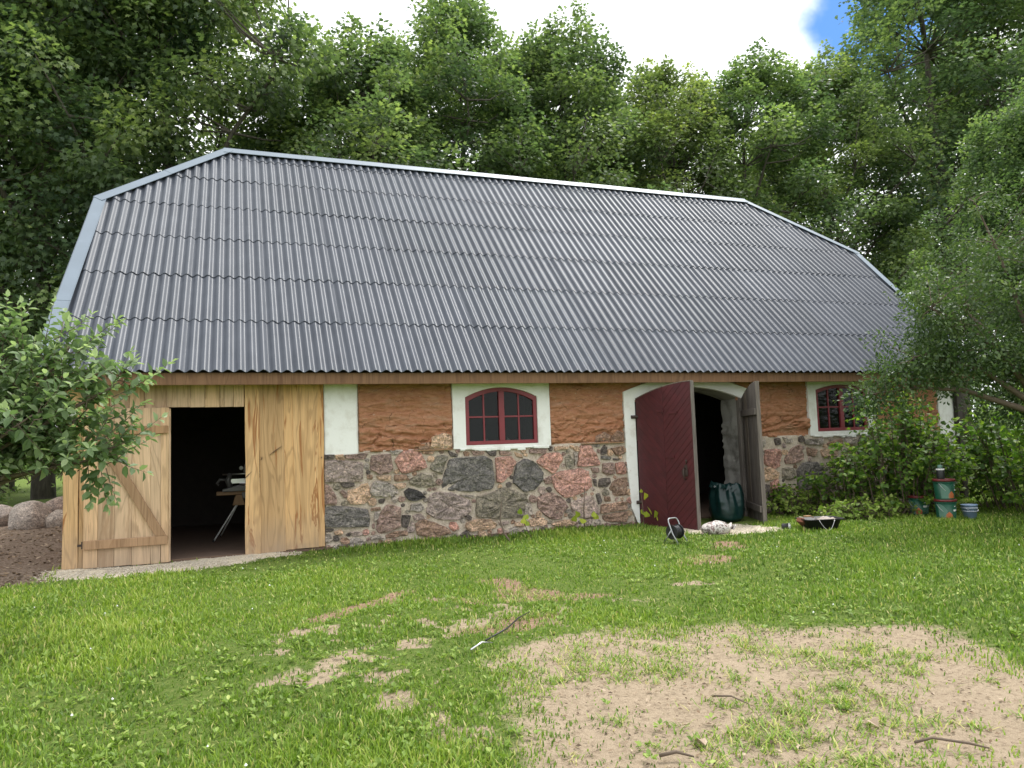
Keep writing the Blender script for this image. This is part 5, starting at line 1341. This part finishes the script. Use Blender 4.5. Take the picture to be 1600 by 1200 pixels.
    for x, y in zip(X, Y):
        z = gz(x, y)+random.uniform(.035, .06); s = random.uniform(.006, .010)
        b.add([(x-s, y, z), (x, y-s, z), (x+s, y, z), (x, y+s, z), (x, y, z+s*1.3), (x, y, z-s)], [(0,1,4), (1,2,4), (2,3,4), (3,0,4), (1,0,5), (2,1,5), (3,2,5), (0,3,5)])
    o = ob('clover_flowers', b.mesh('clover_flowers', M['white_enamel'])); tag(o, 'tiny white clover flowers scattered in the grass', 'flowers', kind='stuff')
    # pebbles of the gravel strip and the doorway
    n = 5200; X = np.concatenate([r.uniform(-2.3, .8, n), r.uniform(5.9, 8.2, n//2)]); Y = np.concatenate([r.uniform(-1.1, .05, n), r.uniform(-2, -.2, n//2)]); g = masks(X, Y)[2]
    ok = r.uniform(0, 1, len(X)) < g; X, Y = X[ok], Y[ok]; n = len(X); s = r.uniform(.006, .017, n); Z = ground_h(X, Y)+.002
    O = np.array([(1,0,0), (0,1,0), (-1,0,0), (0,-1,0), (0,0,.8), (0,0,-.5)]); V = (np.stack([X, Y, Z], -1)[:, None]+O[None]*s[:, None, None]*r.uniform(.6, 1.2, (n, 6, 1))).reshape(-1, 3)
    Ff = np.array([(0,1,4), (1,2,4), (2,3,4), (3,0,4), (1,0,5), (2,1,5), (3,2,5), (0,3,5)]); F = (Ff[None]+(np.arange(n)*6)[:, None, None]).reshape(-1, 3)
    o = ob('gravel', mk_np('gravel', V, F, [simple('gravel_stone', (.52, .46, .37), .9, var=.35, scale=40)])); tag(o, 'pale crushed gravel along the barn threshold', 'gravel', kind='stuff')
    # crumbs of earth, bark and dead leaves on the bare patches
    n = 9000; X = np.concatenate([r.uniform(.8, 5, n), r.uniform(-4.5, -2, n//2)]); Y = np.concatenate([r.uniform(-9, -2.8, n), r.uniform(-.9, 6, n//2)]); q = masks(X, Y); g = np.maximum.reduce([q[0], q[1], q[3]])
    ok = r.uniform(0, 1, len(X)) < g*.75; X, Y = X[ok], Y[ok]; n = len(X); ph = r.uniform(0, 6.28, n)
    P = np.stack([X, Y, ground_h(X, Y)-.012+r.uniform(.0, .01, n)], -1); D = np.stack([np.cos(ph), np.sin(ph), r.normal(.1, .25, n)], -1); Nn = np.stack([r.normal(0, .35, n), r.normal(0, .35, n), np.ones(n)], -1)
    mm = leaf_mat('litter', [(0, (.07, .05, .035)), (.5, (.20, .14, .09)), (1, (.42, .34, .25))], .05, .9, .1)
    o = ob('ground_litter', leaves_mesh('ground_litter', P, D, Nn, r.uniform(.008, .035, n)*np.where(X < -1.9, 2.6, 1), 'small', r.uniform(0, 1, n), mm)); tag(o, 'crumbs of earth and dead leaf bits on the bare patches', 'litter', kind='stuff')
lawn()
# ================================================================ OBJECTS
def boulder(label, x, y, rx, ry, rz_, zc, seed, col, rot=0):
    r = random.Random(seed); bm = bmesh.new(); bmesh.ops.create_icosphere(bm, subdivisions=4, radius=1)
    for v in bm.verts:
        p = v.co.copy(); a = p.normalized()
        k = 1+.22*(fbm(a.x*1.3+seed, a.y*1.3+a.z*1.7, seed, 3)-.5)+.10*(fbm(a.x*3+seed, a.z*3+a.y*2, seed+4, 3)-.5)
        for q in range(5):
            rr2 = random.Random(seed*7+q); n = Vector((rr2.uniform(-1, 1), rr2.uniform(-1, 1), rr2.uniform(-.6, 1))).normalized(); h = rr2.uniform(.72, .9)
            dd = a.dot(n)*k
            if dd > h: k *= 1-.7*(dd-h)/dd
        v.co = Vector((a.x*rx*k, a.y*ry*k, a.z*rz_*k))
    me = bpy.data.meshes.new('boulder'); bm.to_mesh(me); bm.free(); me.materials.append(M['stone']); me.polygons.foreach_set('use_smooth', [True]*len(me.polygons))
    o = ob('boulder', me, loc=(x, y, gz(x, y)+zc)); o.rotation_euler = (0, 0, rot); o.color = (*col, 1)
    return tag(o, label, 'boulder', 'boulders in a heap left of the barn')
boulder('largest grey boulder of the heap beside the left barn corner', -3.82, 6.1, .40, .42, .36, .16, 2, (.40, .36, .32), .4)
boulder('small pale boulder leaning on the barn corner in front of the heap', -3.25, 6.0, .27, .28, .23, .10, 5, (.42, .37, .32), 1.2)
boulder('spotted brownish boulder behind the small pale one', -3.5, 7.3, .34, .3, .26, .22, 8, (.28, .225, .19), .2)
boulder('boulder cut off by the left edge of the picture', -4.55, 6.9, .36, .36, .32, .15, 11, (.38, .34, .31), 2)

def placed(name, label, cat, x, y, rz=0, group=None, z=None): return thing(name, label, cat, (x, y, gz(x, y) if z is None else z), rz, group)

# ---- paint buckets
M['green'] = simple('green_bucket', (.010, .080, .045), .4, var=.2, scale=3)
M['palegreen'] = simple('pale_green_label', (.10, .20, .155), .45, var=.1)
M['redlid'] = simple('dark_red_lid', (.13, .016, .018), .4)
M['orange'] = simple('orange_print', (.42, .12, .04), .5)
M['blue'] = simple('pale_blue_plastic', (.22, .31, .46), .4)
M['bluegrey'] = simple('white_blue_plastic', (.42, .46, .53), .4)
M['black'] = simple('black_plastic', (.014, .014, .016), .45)
M['wirebail'] = M['steel']
def patch(r0, r1, z0, z1, a0, a1, nseg=12, ztop=None):
    """curved flat print wrapped on a bucket"""
    b = B(); V = []; 
    for i in range(nseg+1):
        a = a0+(a1-a0)*i/nseg; zt_ = z1 if ztop is None else ztop(i/nseg)
        for z in (z0, zt_):
            r_ = r0+(r1-r0)*z/.30+.0022; V.append((r_*math.cos(a), r_*math.sin(a), z))
    return b.add(V, [(2*i, 2*i+2, 2*i+3, 2*i+1) for i in range(nseg)])
def bucket(label, x, y, z, rz, seed, lid=True):
    t = placed('paint_bucket', label, 'bucket', x, y, rz, 'green paint buckets under the bush', z)
    r0, r1, h = .132, .150, .30
    b = B().lathe([(0, 0), (r0, 0), (r0, .004), (r1, h), (r1-.004, h), (r1-.008, h-.01), (0, h-.012)], 32); ob('body', b.mesh('body', M['green'], smooth=True), t)
    b = B().lathe([(r1+.004, h-.045), (r1+.010, h-.043), (r1+.010, h-.036), (r1+.003, h-.034)], 32); ob('rim_ring', b.mesh('rim_ring', M['green'], smooth=True), t)
    if lid:
        b = B().lathe([(r1+.003, h-.022), (r1+.011, h-.020), (r1+.012, h+.008), (r1+.002, h+.014), (r1-.015, h+.012), (r1-.02, h+.004), (0, h+.004)], 32); ob('lid', b.mesh('lid', M['redlid'], smooth=True), t)
    A = -2.05   # the side that faces the yard
    ob('pale_print', patch(r0, r1, .02, .25, A-1.0, A-.10, ztop=lambda s: .25-.10*s*s).mesh('pale_print', M['palegreen'], smooth=True), t)
    ob('orange_print', patch(r0, r1, .022, .12, A-.28, A+.42, ztop=lambda s: .13-.05*abs(2*s-1)).mesh('orange_print', M['orange'], smooth=True), t)
    ob('white_print', patch(r0, r1, .13, .16, A+.55, A+1.05).mesh('white_print', M['white_enamel'], smooth=True), t)
    ob('white_print', patch(r0, r1, .20, .212, A+.65, A+.85).mesh('white_print', M['white_enamel'], smooth=True), t)
    pts = [(math.cos(a)*(r1+.012), math.sin(a)*(r1+.012)*.25-.14*0-abs(math.cos(a*0+a-math.pi/2))*.0-.152*math.sin(a), h-.05-.17*math.sin(a)) for a in np.linspace(0, math.pi, 14)]
    b = B().tube(pts, .003, 6); ob('bail', b.mesh('bail', M['steel'], smooth=True), t)
    return t
gz0 = gz(10.35, -2.25)
bucket('green paint bucket standing on the grass under another bucket', 10.34, -2.20, gz0, -.15, 1)
bucket('upper green paint bucket stacked on another with a black bottle on its lid', 10.33, -2.21, gz0+.314, .25, 2)
bucket('lone green paint bucket with a rusty red lid half hidden in leaves', 10.45, -1.62, None, -.5, 3)
t = placed('spray_bottle', 'black bottle with a white band standing on the red bucket lid', 'bottle', 10.25, -2.23, 0, None, gz0+.314+.318)
b = B().lathe([(0, 0), (.055, 0), (.058, .01), (.058, .13), (.050, .155), (.036, .17)], 24); ob('body', b.mesh('body', M['black'], smooth=True), t)
b = B().lathe([(.0585, .135), (.061, .136), (.060, .150), (.052, .158)], 24); ob('band', b.mesh('band', M['white_enamel'], smooth=True), t)
b = B().lathe([(.036, .17), (.034, .20), (.022, .215), (0, .217)], 20); ob('cap', b.mesh('cap', M['palegreen'], smooth=True), t)
t = placed('blue_bucket', 'small pale blue bucket right of the stacked green buckets', 'bucket', 10.72, -2.30)
b = B().lathe([(0, 0), (.085, 0), (.115, .21), (.121, .21), (.121, .222), (.110, .222), (.080, .012), (0, .012)], 28); ob('body', b.mesh('body', M['blue'], smooth=True), t)
b = B().lathe([(.1115, .165), (.1165, .168), (.118, .182), (.1145, .185)], 28); b.lathe([(.104, .115), (.109, .117), (.111, .13), (.107, .133)], 28); ob('ring', b.mesh('ring', M['bluegrey'], smooth=True), t)
pts = [(math.cos(a)*.122, -.11*math.sin(a), .2-.09*math.sin(a)) for a in np.linspace(0, math.pi, 12)]; ob('bail', B().tube(pts, .0025, 6).mesh('bail', M['steel'], smooth=True), t)

# ---- black mixing tub with tools
t = placed('mixing_tub', 'low black mortar tub with a dangling wire handle lying on the grass', 'tub', 8.02, -2.02, -.25)
def rect_ring(hx, hy, rr_, z, n=6):
    out = []
    for cx, cy, a0 in ((hx-rr_, hy-rr_, 0), (-hx+rr_, hy-rr_, math.pi/2), (-hx+rr_, -hy+rr_, math.pi), (hx-rr_, -hy+rr_, 1.5*math.pi)):
        for i in range(n): a = a0+math.pi/2*i/(n-1); out.append((cx+rr_*math.cos(a), cy+rr_*math.sin(a), z))
    return out
b = B(); rings = [rect_ring(.21, .13, .05, 0), rect_ring(.27, .18, .07, .15), rect_ring(.30, .21, .08, .152), rect_ring(.30, .21, .08, .165), rect_ring(.262, .172, .07, .16), rect_ring(.205, .125, .05, .015)]
n = len(rings[0]); V = [p for q in rings for p in q]; F = [(i*n+k, i*n+(k+1) % n, (i+1)*n+(k+1) % n, (i+1)*n+k) for i in range(5) for k in range(n)]+[tuple(range(n-1, -1, -1)), tuple(5*n+k for k in range(n))]
b.add(V, F); ob('tub_body', b.mesh('tub_body', M['black'], smooth=True), t)
pts = [(-.12+.24*s, -.215-.05*math.sin(math.pi*s), .155-.14*math.sin(math.pi*s)*(1.2-.4*s)) for s in np.linspace(0, 1, 12)]; ob('wire_handle', B().tube(pts, .003, 6).mesh('wire_handle', M['steel'], smooth=True), t)
t2 = thing('brick', 'rusty red brick resting in the left end of the black tub', 'brick', (7.80, -1.93, gz(8, -2)+.10), .5); t2.rotation_euler = (.1, .5, .4)
me = B().box(-.11, .11, -.055, .055, -.032, .032).mesh('body', simple('old_brick', (.20, .075, .045), .9, bmp=.5)); ob('body', me, t2, bevel=.008)
me = B().box(-.112, -.06, -.03, .03, .033, .05).mesh('mortar_lump', M['mortar']); ob('mortar_lump', me, t2, bevel=.006)
t3 = thing('rag', 'crumpled whitish rag lying in the black tub', 'rag', (8.10, -2.05, gz(8, -2)+.135), .2)
bm = bmesh.new(); bmesh.ops.create_grid(bm, x_segments=22, y_segments=14, size=1)
for v in bm.verts:
    x, y = v.co.x, v.co.y; v.co = Vector((x*.15, y*.09, .06*fbm(x*2.2+5, y*2.2, 4, 3)-.02+.03*(1-x*x)*(1-y*y)))
me = bpy.data.meshes.new('cloth'); bm.to_mesh(me); bm.free(); me.materials.append(simple('dirty_cloth', (.36, .31, .27), .9, var=.3, scale=14)); me.polygons.foreach_set('use_smooth', [True]*len(me.polygons)); o = ob('cloth', me, t3); sm_ = o.modifiers.new('thickness', 'SOLIDIFY'); sm_.thickness = .008
t4 = thing('trowel', 'small trowel lying across the edge of the black tub', 'trowel', (7.95, -1.98, gz(8, -2)+.165), .1)
ob('blade', B().prism([(.0, -.05), (.17, 0), (.0, .05)], lambda u, v, d: (u, v, d), 0, .004).mesh('blade', M['steel']), t4); ob('handle', B().tube([(0, 0, .002), (-.05, 0, .03), (-.07, 0, .03), (-.19, 0, .035)], [.006, .006, .014, .015], 8).mesh('handle', M['batten'], smooth=True), t4)
# ---- tipped cup
t = placed('tin_can', 'small dark can with a white end lying in the grass left of the black tub', 'can', 7.62, -1.75, .5)
b = B().lathe([(0, 0), (.045, 0), (.046, .006), (.044, .012), (.044, .098), (.047, .105)], 20); o = ob('body', b.mesh('body', M['black'], smooth=True), t); o.rotation_euler = (math.pi/2*.94, 0, 0); o.location = (0, .04, .046)
b = B().lathe([(.047, .105), (.044, .108), (.035, .104), (.018, .104), (.016, .112), (0, .112)], 20); o2 = ob('lid', b.mesh('lid', M['white_enamel'], smooth=True), t); o2.rotation_euler = o.rotation_euler; o2.location = o.location

# ---- cable reel
t = placed('cable_reel', 'black cable reel in a grey tube stand in front of the red door', 'reel', 5.55, -2.02, .35)
ob('spool', None, t) if False else None
b = B()
def disc(cx, r_, y0, y1, n=28):
    b.lathe([(0, y0), (r_, y0), (r_, y1), (0, y1)], n)
b.lathe([(.0, -.075), (.098, -.075), (.098, -.066), (.05, -.062), (.05, .062), (.098, .066), (.098, .075), (0, .075)], 28)
o = ob('spool', b.mesh('spool', M['black'], smooth=True), t); o.rotation_euler = (0, math.pi/2, 0); o.location = (0, 0, .155); o.modifiers.new('edge', 'EDGE_SPLIT').split_angle = .6
b = B(); pts = []
for i in range(260):
    a = i*.42; k = i/260*6; tri = abs((k % 2)-1)*2-1; pts.append((tri*.055, math.cos(a)*(.058+.020*i/260), math.sin(a)*(.058+.020*i/260)))
b.tube(pts, .0075, 6); o = ob('cable', b.mesh('cable', M['black'], smooth=True), t); o.location = (0, 0, .155)
b = B()
b.tube([(.105, -.13, .0), (.105, -.04, .14), (.105, .02, .29), (.09, .035, .325), (.06, .04, .335), (-.06, .04, .335), (-.09, .035, .325), (-.105, .02, .29), (-.105, -.04, .14), (-.105, -.13, .0)], .0095, 8)
b.tube([(.105, -.02, .19), (.105, .12, .0)], .008, 8); b.tube([(-.105, -.02, .19), (-.105, .12, .0)], .008, 8); b.tube([(-.108, 0, .155), (.108, 0, .155)], .010, 8)
ob('stand', b.mesh('stand', simple('grey_tube', (.34, .35, .36), .35, .6), smooth=True), t)
b = B().tube([(.115, .0, .155), (.135, .0, .155), (.137, -.06, .14)], .006, 6); ob('crank', b.mesh('crank', M['black'], smooth=True), t)

# ---- mottled sack lying by the doorway
def sack_mat():
    m, nt, b = mat('printed_sack'); n = noise(nt, coords(nt), 16, 4, .6)
    c = ramp(nt, n, [(.40, (.10, .075, .07)), (.47, (.36, .32, .29)), (.56, (.62, .59, .55)), (.60, (.20, .13, .12))]).outputs[0]
    nt.links.new(c, b.inputs['Base Color']); b.inputs['Roughness'].default_value = .45; bump(nt, b, noise(nt, coords(nt), 22, 5), .4, .01); return m
t = placed('cement_sack', 'half-empty white sack with a blotchy print lying at the red door foot', 'sack', 6.56, -1.52, -.15)
bm = bmesh.new(); bmesh.ops.create_uvsphere(bm, u_segments=40, v_segments=22, radius=1)
for v in bm.verts:
    a = v.co.copy(); s = 1/max(abs(a.x), abs(a.y)*.9, 1e-3); sq = min(s, 1.35)
    x = a.x*.235*(.75+.25*sq); y = a.y*.125*(.75+.25*sq); z = max(a.z, -.75)*.105
    z *= (1-.35*(abs(a.x))**3); z += .035*(fbm(a.x*2.4+3, a.y*2.4, 6, 3)-.5)
    if a.x > .82: z += (a.x-.82)*.38; x += (a.x-.82)*.10; y *= 1.1
    v.co = Vector((x, y, z+.078))
me = bpy.data.meshes.new('bag'); bm.to_mesh(me); bm.free(); me.materials.append(sack_mat()); me.polygons.foreach_set('use_smooth', [True]*len(me.polygons)); ob('bag', me, t)
b = B().prism([(-.10, 0), (.10, 0), (.115, .05), (.06, .062), (.0, .052), (-.07, .065), (-.11, .045)], lambda u, v, d: (.235+v*.6+d, u, .055+v*1.1), 0, .006); ob('seam_end', b.mesh('seam_end', me.materials[0]), t)

# ---- green refuse sack in the doorway
M['bagplastic'] = simple('green_film', (.003, .019, .018), .3, var=.25, scale=5, spec=.4)
t = placed('rubbish_bag', 'full dark green plastic bag standing open in the arched doorway', 'bag', 7.52, -.50, .3)
nA, nZ = 64, 40; V = []
prof = [(.0, .0), (.20, .0), (.262, .05), (.278, .16), (.275, .30), (.262, .42), (.245, .50), (.225, .55), (.205, .59), (.175, .60), (.13, .56), (.07, .54), (0, .55)]
pr = np.array(prof); s_ = np.linspace(0, 1, nZ); lens_ = np.concatenate([[0], np.cumsum(np.hypot(*np.diff(pr, axis=0).T))]); lens_ /= lens_[-1]
R_ = np.interp(s_, lens_, pr[:, 0]); Z_ = np.interp(s_, lens_, pr[:, 1])
for i in range(nZ):
    for k in range(nA):
        a = 2*math.pi*k/nA; w = min(1, Z_[i]*6)
        fold = .020*math.sin(a*9+Z_[i]*3+2*fbm(a, Z_[i]*3, 3, 2))*min(1, Z_[i]*2.5)+.016*(fbm(math.cos(a)*2.2+4, math.sin(a)*2.2+Z_[i]*7, 8, 4)-.5)+.018*(fbm(a*1.5, Z_[i]*24, 12, 3)-.5)
        rim = (1.3 if .45 < Z_[i] else 0)*(.09*(fbm(math.cos(a)*3+1, math.sin(a)*3, 15, 3)-.4))
        rr3 = R_[i]*(1+.05*math.cos(2*a))+w*fold*(R_[i] > .12)*1.3
        V.append((rr3*math.cos(a), rr3*math.sin(a), Z_[i]+rim*(1.6 if R_[i] > .2 else .5)))
F = [(i*nA+k, i*nA+(k+1) % nA, (i+1)*nA+(k+1) % nA, (i+1)*nA+k) for i in range(nZ-1) for k in range(nA)]
ob('bag', mk('bag', V, F, [M['bagplastic']], True), t)
b = B()
for q in range(7):
    a = 2.2+q*.35; p0 = Vector((math.cos(a)*.215, math.sin(a)*.215, .57)); o_ = Vector((math.cos(a), math.sin(a), 0)); s2 = Vector((-math.sin(a), math.cos(a), 0))
    h = random.uniform(.03, .09); b.add([p0-s2*.06, p0+s2*.06, p0+o_*.06+s2*.05-Vector((0, 0, h*.2)), p0+o_*.05-s2*.05-Vector((0, 0, h)), p0+o_*.03+Vector((0, 0, .035))], [(0, 1, 4), (1, 2, 4), (2, 3, 4), (3, 0, 4)])
ob('torn_rim', b.mesh('torn_rim', M['bagplastic']), t)
# pale bags further inside
for x, y, s, lab in ((6.98, .75, 1, 'pale sack lying on the floor inside the arched doorway'),):
    t = thing('cement_sack', lab, 'sack', (x, y, -1.374), .9); ob('bag', me, t); t.scale = (1.1, 1.2, 1.6)

# ---- mitre saw on its stand
M['saworange'] = simple('stand_paint', (.28, .16, .07), .5)
M['sawgrey'] = simple('cast_grey', (.16, .155, .15), .4, .2)
ts = thing('saw_stand', 'folding saw stand with pale splayed legs just inside the plank doorway', 'stand', (.12, 1.75, -1.375), 0)
leg0 = None
for sx_, sy_, ex, ey in ((-.12, -.05, -.49, -.10), (-.10, .3, -.40, .62), (.34, -.05, .70, -.10), (.34, .3, .62, .62)):
    ob('leg', B().tube([(sx_, sy_, .60), (ex, ey, .005)], .0115, 8).mesh('leg', M['white_enamel'], smooth=True), ts)
    ob('foot', B().tube([(ex-.004, ey, .0), (ex+.008, ey, .035)], .016, 8).mesh('foot', M['black'], smooth=True), ts)
for xx in (-.12, .34):
    ob('bracket', B().prism([(xx-.09, .54), (xx+.09, .54), (xx+.045, .70), (xx-.045, .70)], lambda u, v, d: (u, d, v), -.07, .33).mesh('bracket', M['saworange']), ts, bevel=.006)
ob('rail', B().box(-.45, .62, .0, .26, .70, .755).mesh('rail', M['saworange']), ts, bevel=.006)
ob('clamp', B().box(-.07, .05, -.02, .0, .64, .735).mesh('clamp', M['sawgrey']), ts, bevel=.004)
tm = thing('mitre_saw', 'dark mitre saw sitting on the stand inside the plank doorway', 'saw', (.18, 1.88, -.618), 0)
ob('base', B().prism([(-.42, 0), (.30, 0), (.30, .05), (.05, .09), (-.20, .085), (-.42, .035)], lambda u, v, d: (u, d, v), -.18, .14).mesh('base', M['sawgrey']), tm, bevel=.008)
ob('table', B().lathe([(0, .09), (.17, .09), (.17, .115), (0, .115)], 28).mesh('table', M['steel']), tm)
ob('fence', B().box(-.36, .30, .02, .045, .115, .19).mesh('fence', M['steel']), tm, bevel=.003)
o = ob('slide_rail', B().tube([(-.42, -.02, .265), (.25, -.02, .265)], .012, 10).mesh('slide_rail', M['steel'], smooth=True), tm)
ob('arm', B().tube([(-.30, -.02, .05), (-.34, -.02, .16), (-.30, -.02, .28)], [.04, .045, .03], 10).mesh('arm', M['sawgrey'], smooth=True), tm)
o = ob('blade_guard', B().lathe([(0, -.03), (.15, -.03), (.16, -.02), (.16, .02), (.15, .03), (0, .03)], 28).mesh('blade_guard', M['sawgrey']), tm); o.rotation_euler = (math.pi/2, 0, 0); o.location = (.05, 0, .33)
o = ob('motor', B().lathe([(0, 0), (.06, 0), (.065, .02), (.065, .16), (.05, .18), (0, .18)], 24).mesh('motor', M['black'], smooth=True), tm); o.rotation_euler = (.9, .5, 0); o.location = (.08, .02, .40)
ob('handle', B().tube([(-.36, -.04, .18), (-.46, -.04, .19), (-.50, -.04, .13), (-.47, -.04, .10)], [.02, .022, .02, .014], 10).mesh('handle', M['sawgrey'], smooth=True), tm)
o = ob('knob', B().lathe([(0, 0), (.030, 0), (.033, .01), (.025, .025), (0, .027)], 18).mesh('knob', M['white_enamel'], smooth=True), tm); o.rotation_euler = (math.pi/2, 0, 0); o.location = (-.14, -.08, .36)
# jars behind the left window
for k, (x, w, h, lab) in enumerate([(3.40, .035, .07, 'small pale jar on the sill behind the left window, leftmost'), (3.62, .03, .09, 'small pale bottle on the sill behind the left window, second from left'), (3.74, .045, .06, 'tan tin on the sill behind the left window beside the mullion')]):
    t = thing('jar', lab, 'jar', (x, .16, -.022)); ob('body', B().lathe([(0, 0), (w, 0), (w, h*.75), (w*.6, h*.9), (w*.6, h), (0, h)], 16).mesh('body', simple('glazed_jar', (.45, .42, .38), .3), smooth=True), t)
sl_ = bpy.data.objects['jar']
t = thing('paper_cone', 'folded white paper on the sill behind the left window', 'paper', (4.0, .17, -.022)); ob('sheet', B().add([(-.06, 0, 0), (.07, 0, 0), (-.02, .02, .11), (.05, .05, .0)], [(0, 1, 2), (1, 3, 2), (3, 0, 2), (0, 3, 1)]).mesh('sheet', M['white_enamel']), t)

# ---- sticks, hose end and metal bits on the lawn
def stick(label, pts, rad, m=None, name='stick', cat='stick', dz=.012):
    x0, y0 = pts[0]; P = [(x-x0, y-y0, gz(x, y)-gz(x0, y0)+dz+(.02 if 0 < i < len(pts)-1 else 0)) for i, (x, y) in enumerate(pts)]
    o = ob(name, B().tube(P, [rad]+[rad*.9]*(len(P)-2)+[rad*.5], 7).mesh(name, m or M['twig'], smooth=True), loc=(x0, y0, gz(x0, y0)))
    return tag(o, label, cat)
stick('short dark twig lying across the middle of the sandy patch', [(2.56, -7.05), (2.62, -7.15), (2.66, -7.25)], .006)
stick('crooked grey stick near the bottom right corner of the sandy patch', [(3.02, -8.02), (3.10, -8.05), (3.20, -8.16), (3.28, -8.2)], .007)
stick('dark piece of bark at the bottom edge of the sandy patch', [(1.86, -7.62), (1.93, -7.66), (2.0, -7.70)], .009)
stick('thin black cable end curving over the bare ground in mid lawn', [(1.72, -5.42), (1.95, -5.25), (2.15, -4.98), (2.35, -4.72)], .007, M['black'], 'cable', 'cable')
stick('short steel rod lying in the grass left of the sandy patch', [(1.55, -5.60), (1.66, -5.52), (1.75, -5.5)], .008, M['steel'], 'steel_rod', 'rod')
for (x, y, z, s, lab) in ((2.12, -7.62, .0, .05, 'curled pale dead leaf at the bottom of the sandy patch'), (3.05, -7.72, 0, .05, 'pale dead leaf on the sand near the bottom right stick'), (1.42, -7.66, 0, .04, 'brown dead leaf at the left rim of the sandy patch')):
    Tm, F = SHAPES['ovate']; me_ = mk('dead_leaf', Tm*np.array([1.2, 1, 2.2]), F, [M['deadleaf']] if 'deadleaf' in M else [M.setdefault('deadleaf', simple('dead_leaf', (.36, .28, .2), .8))])
    o = ob('dead_leaf', me_, loc=(x, y, gz(x, y)+.012)); o.scale = (s*1.6,)*3; o.rotation_euler = (.2, .3, x*3); o.modifiers.new('thickness', 'SOLIDIFY').thickness = .02; tag(o, lab, 'leaf')
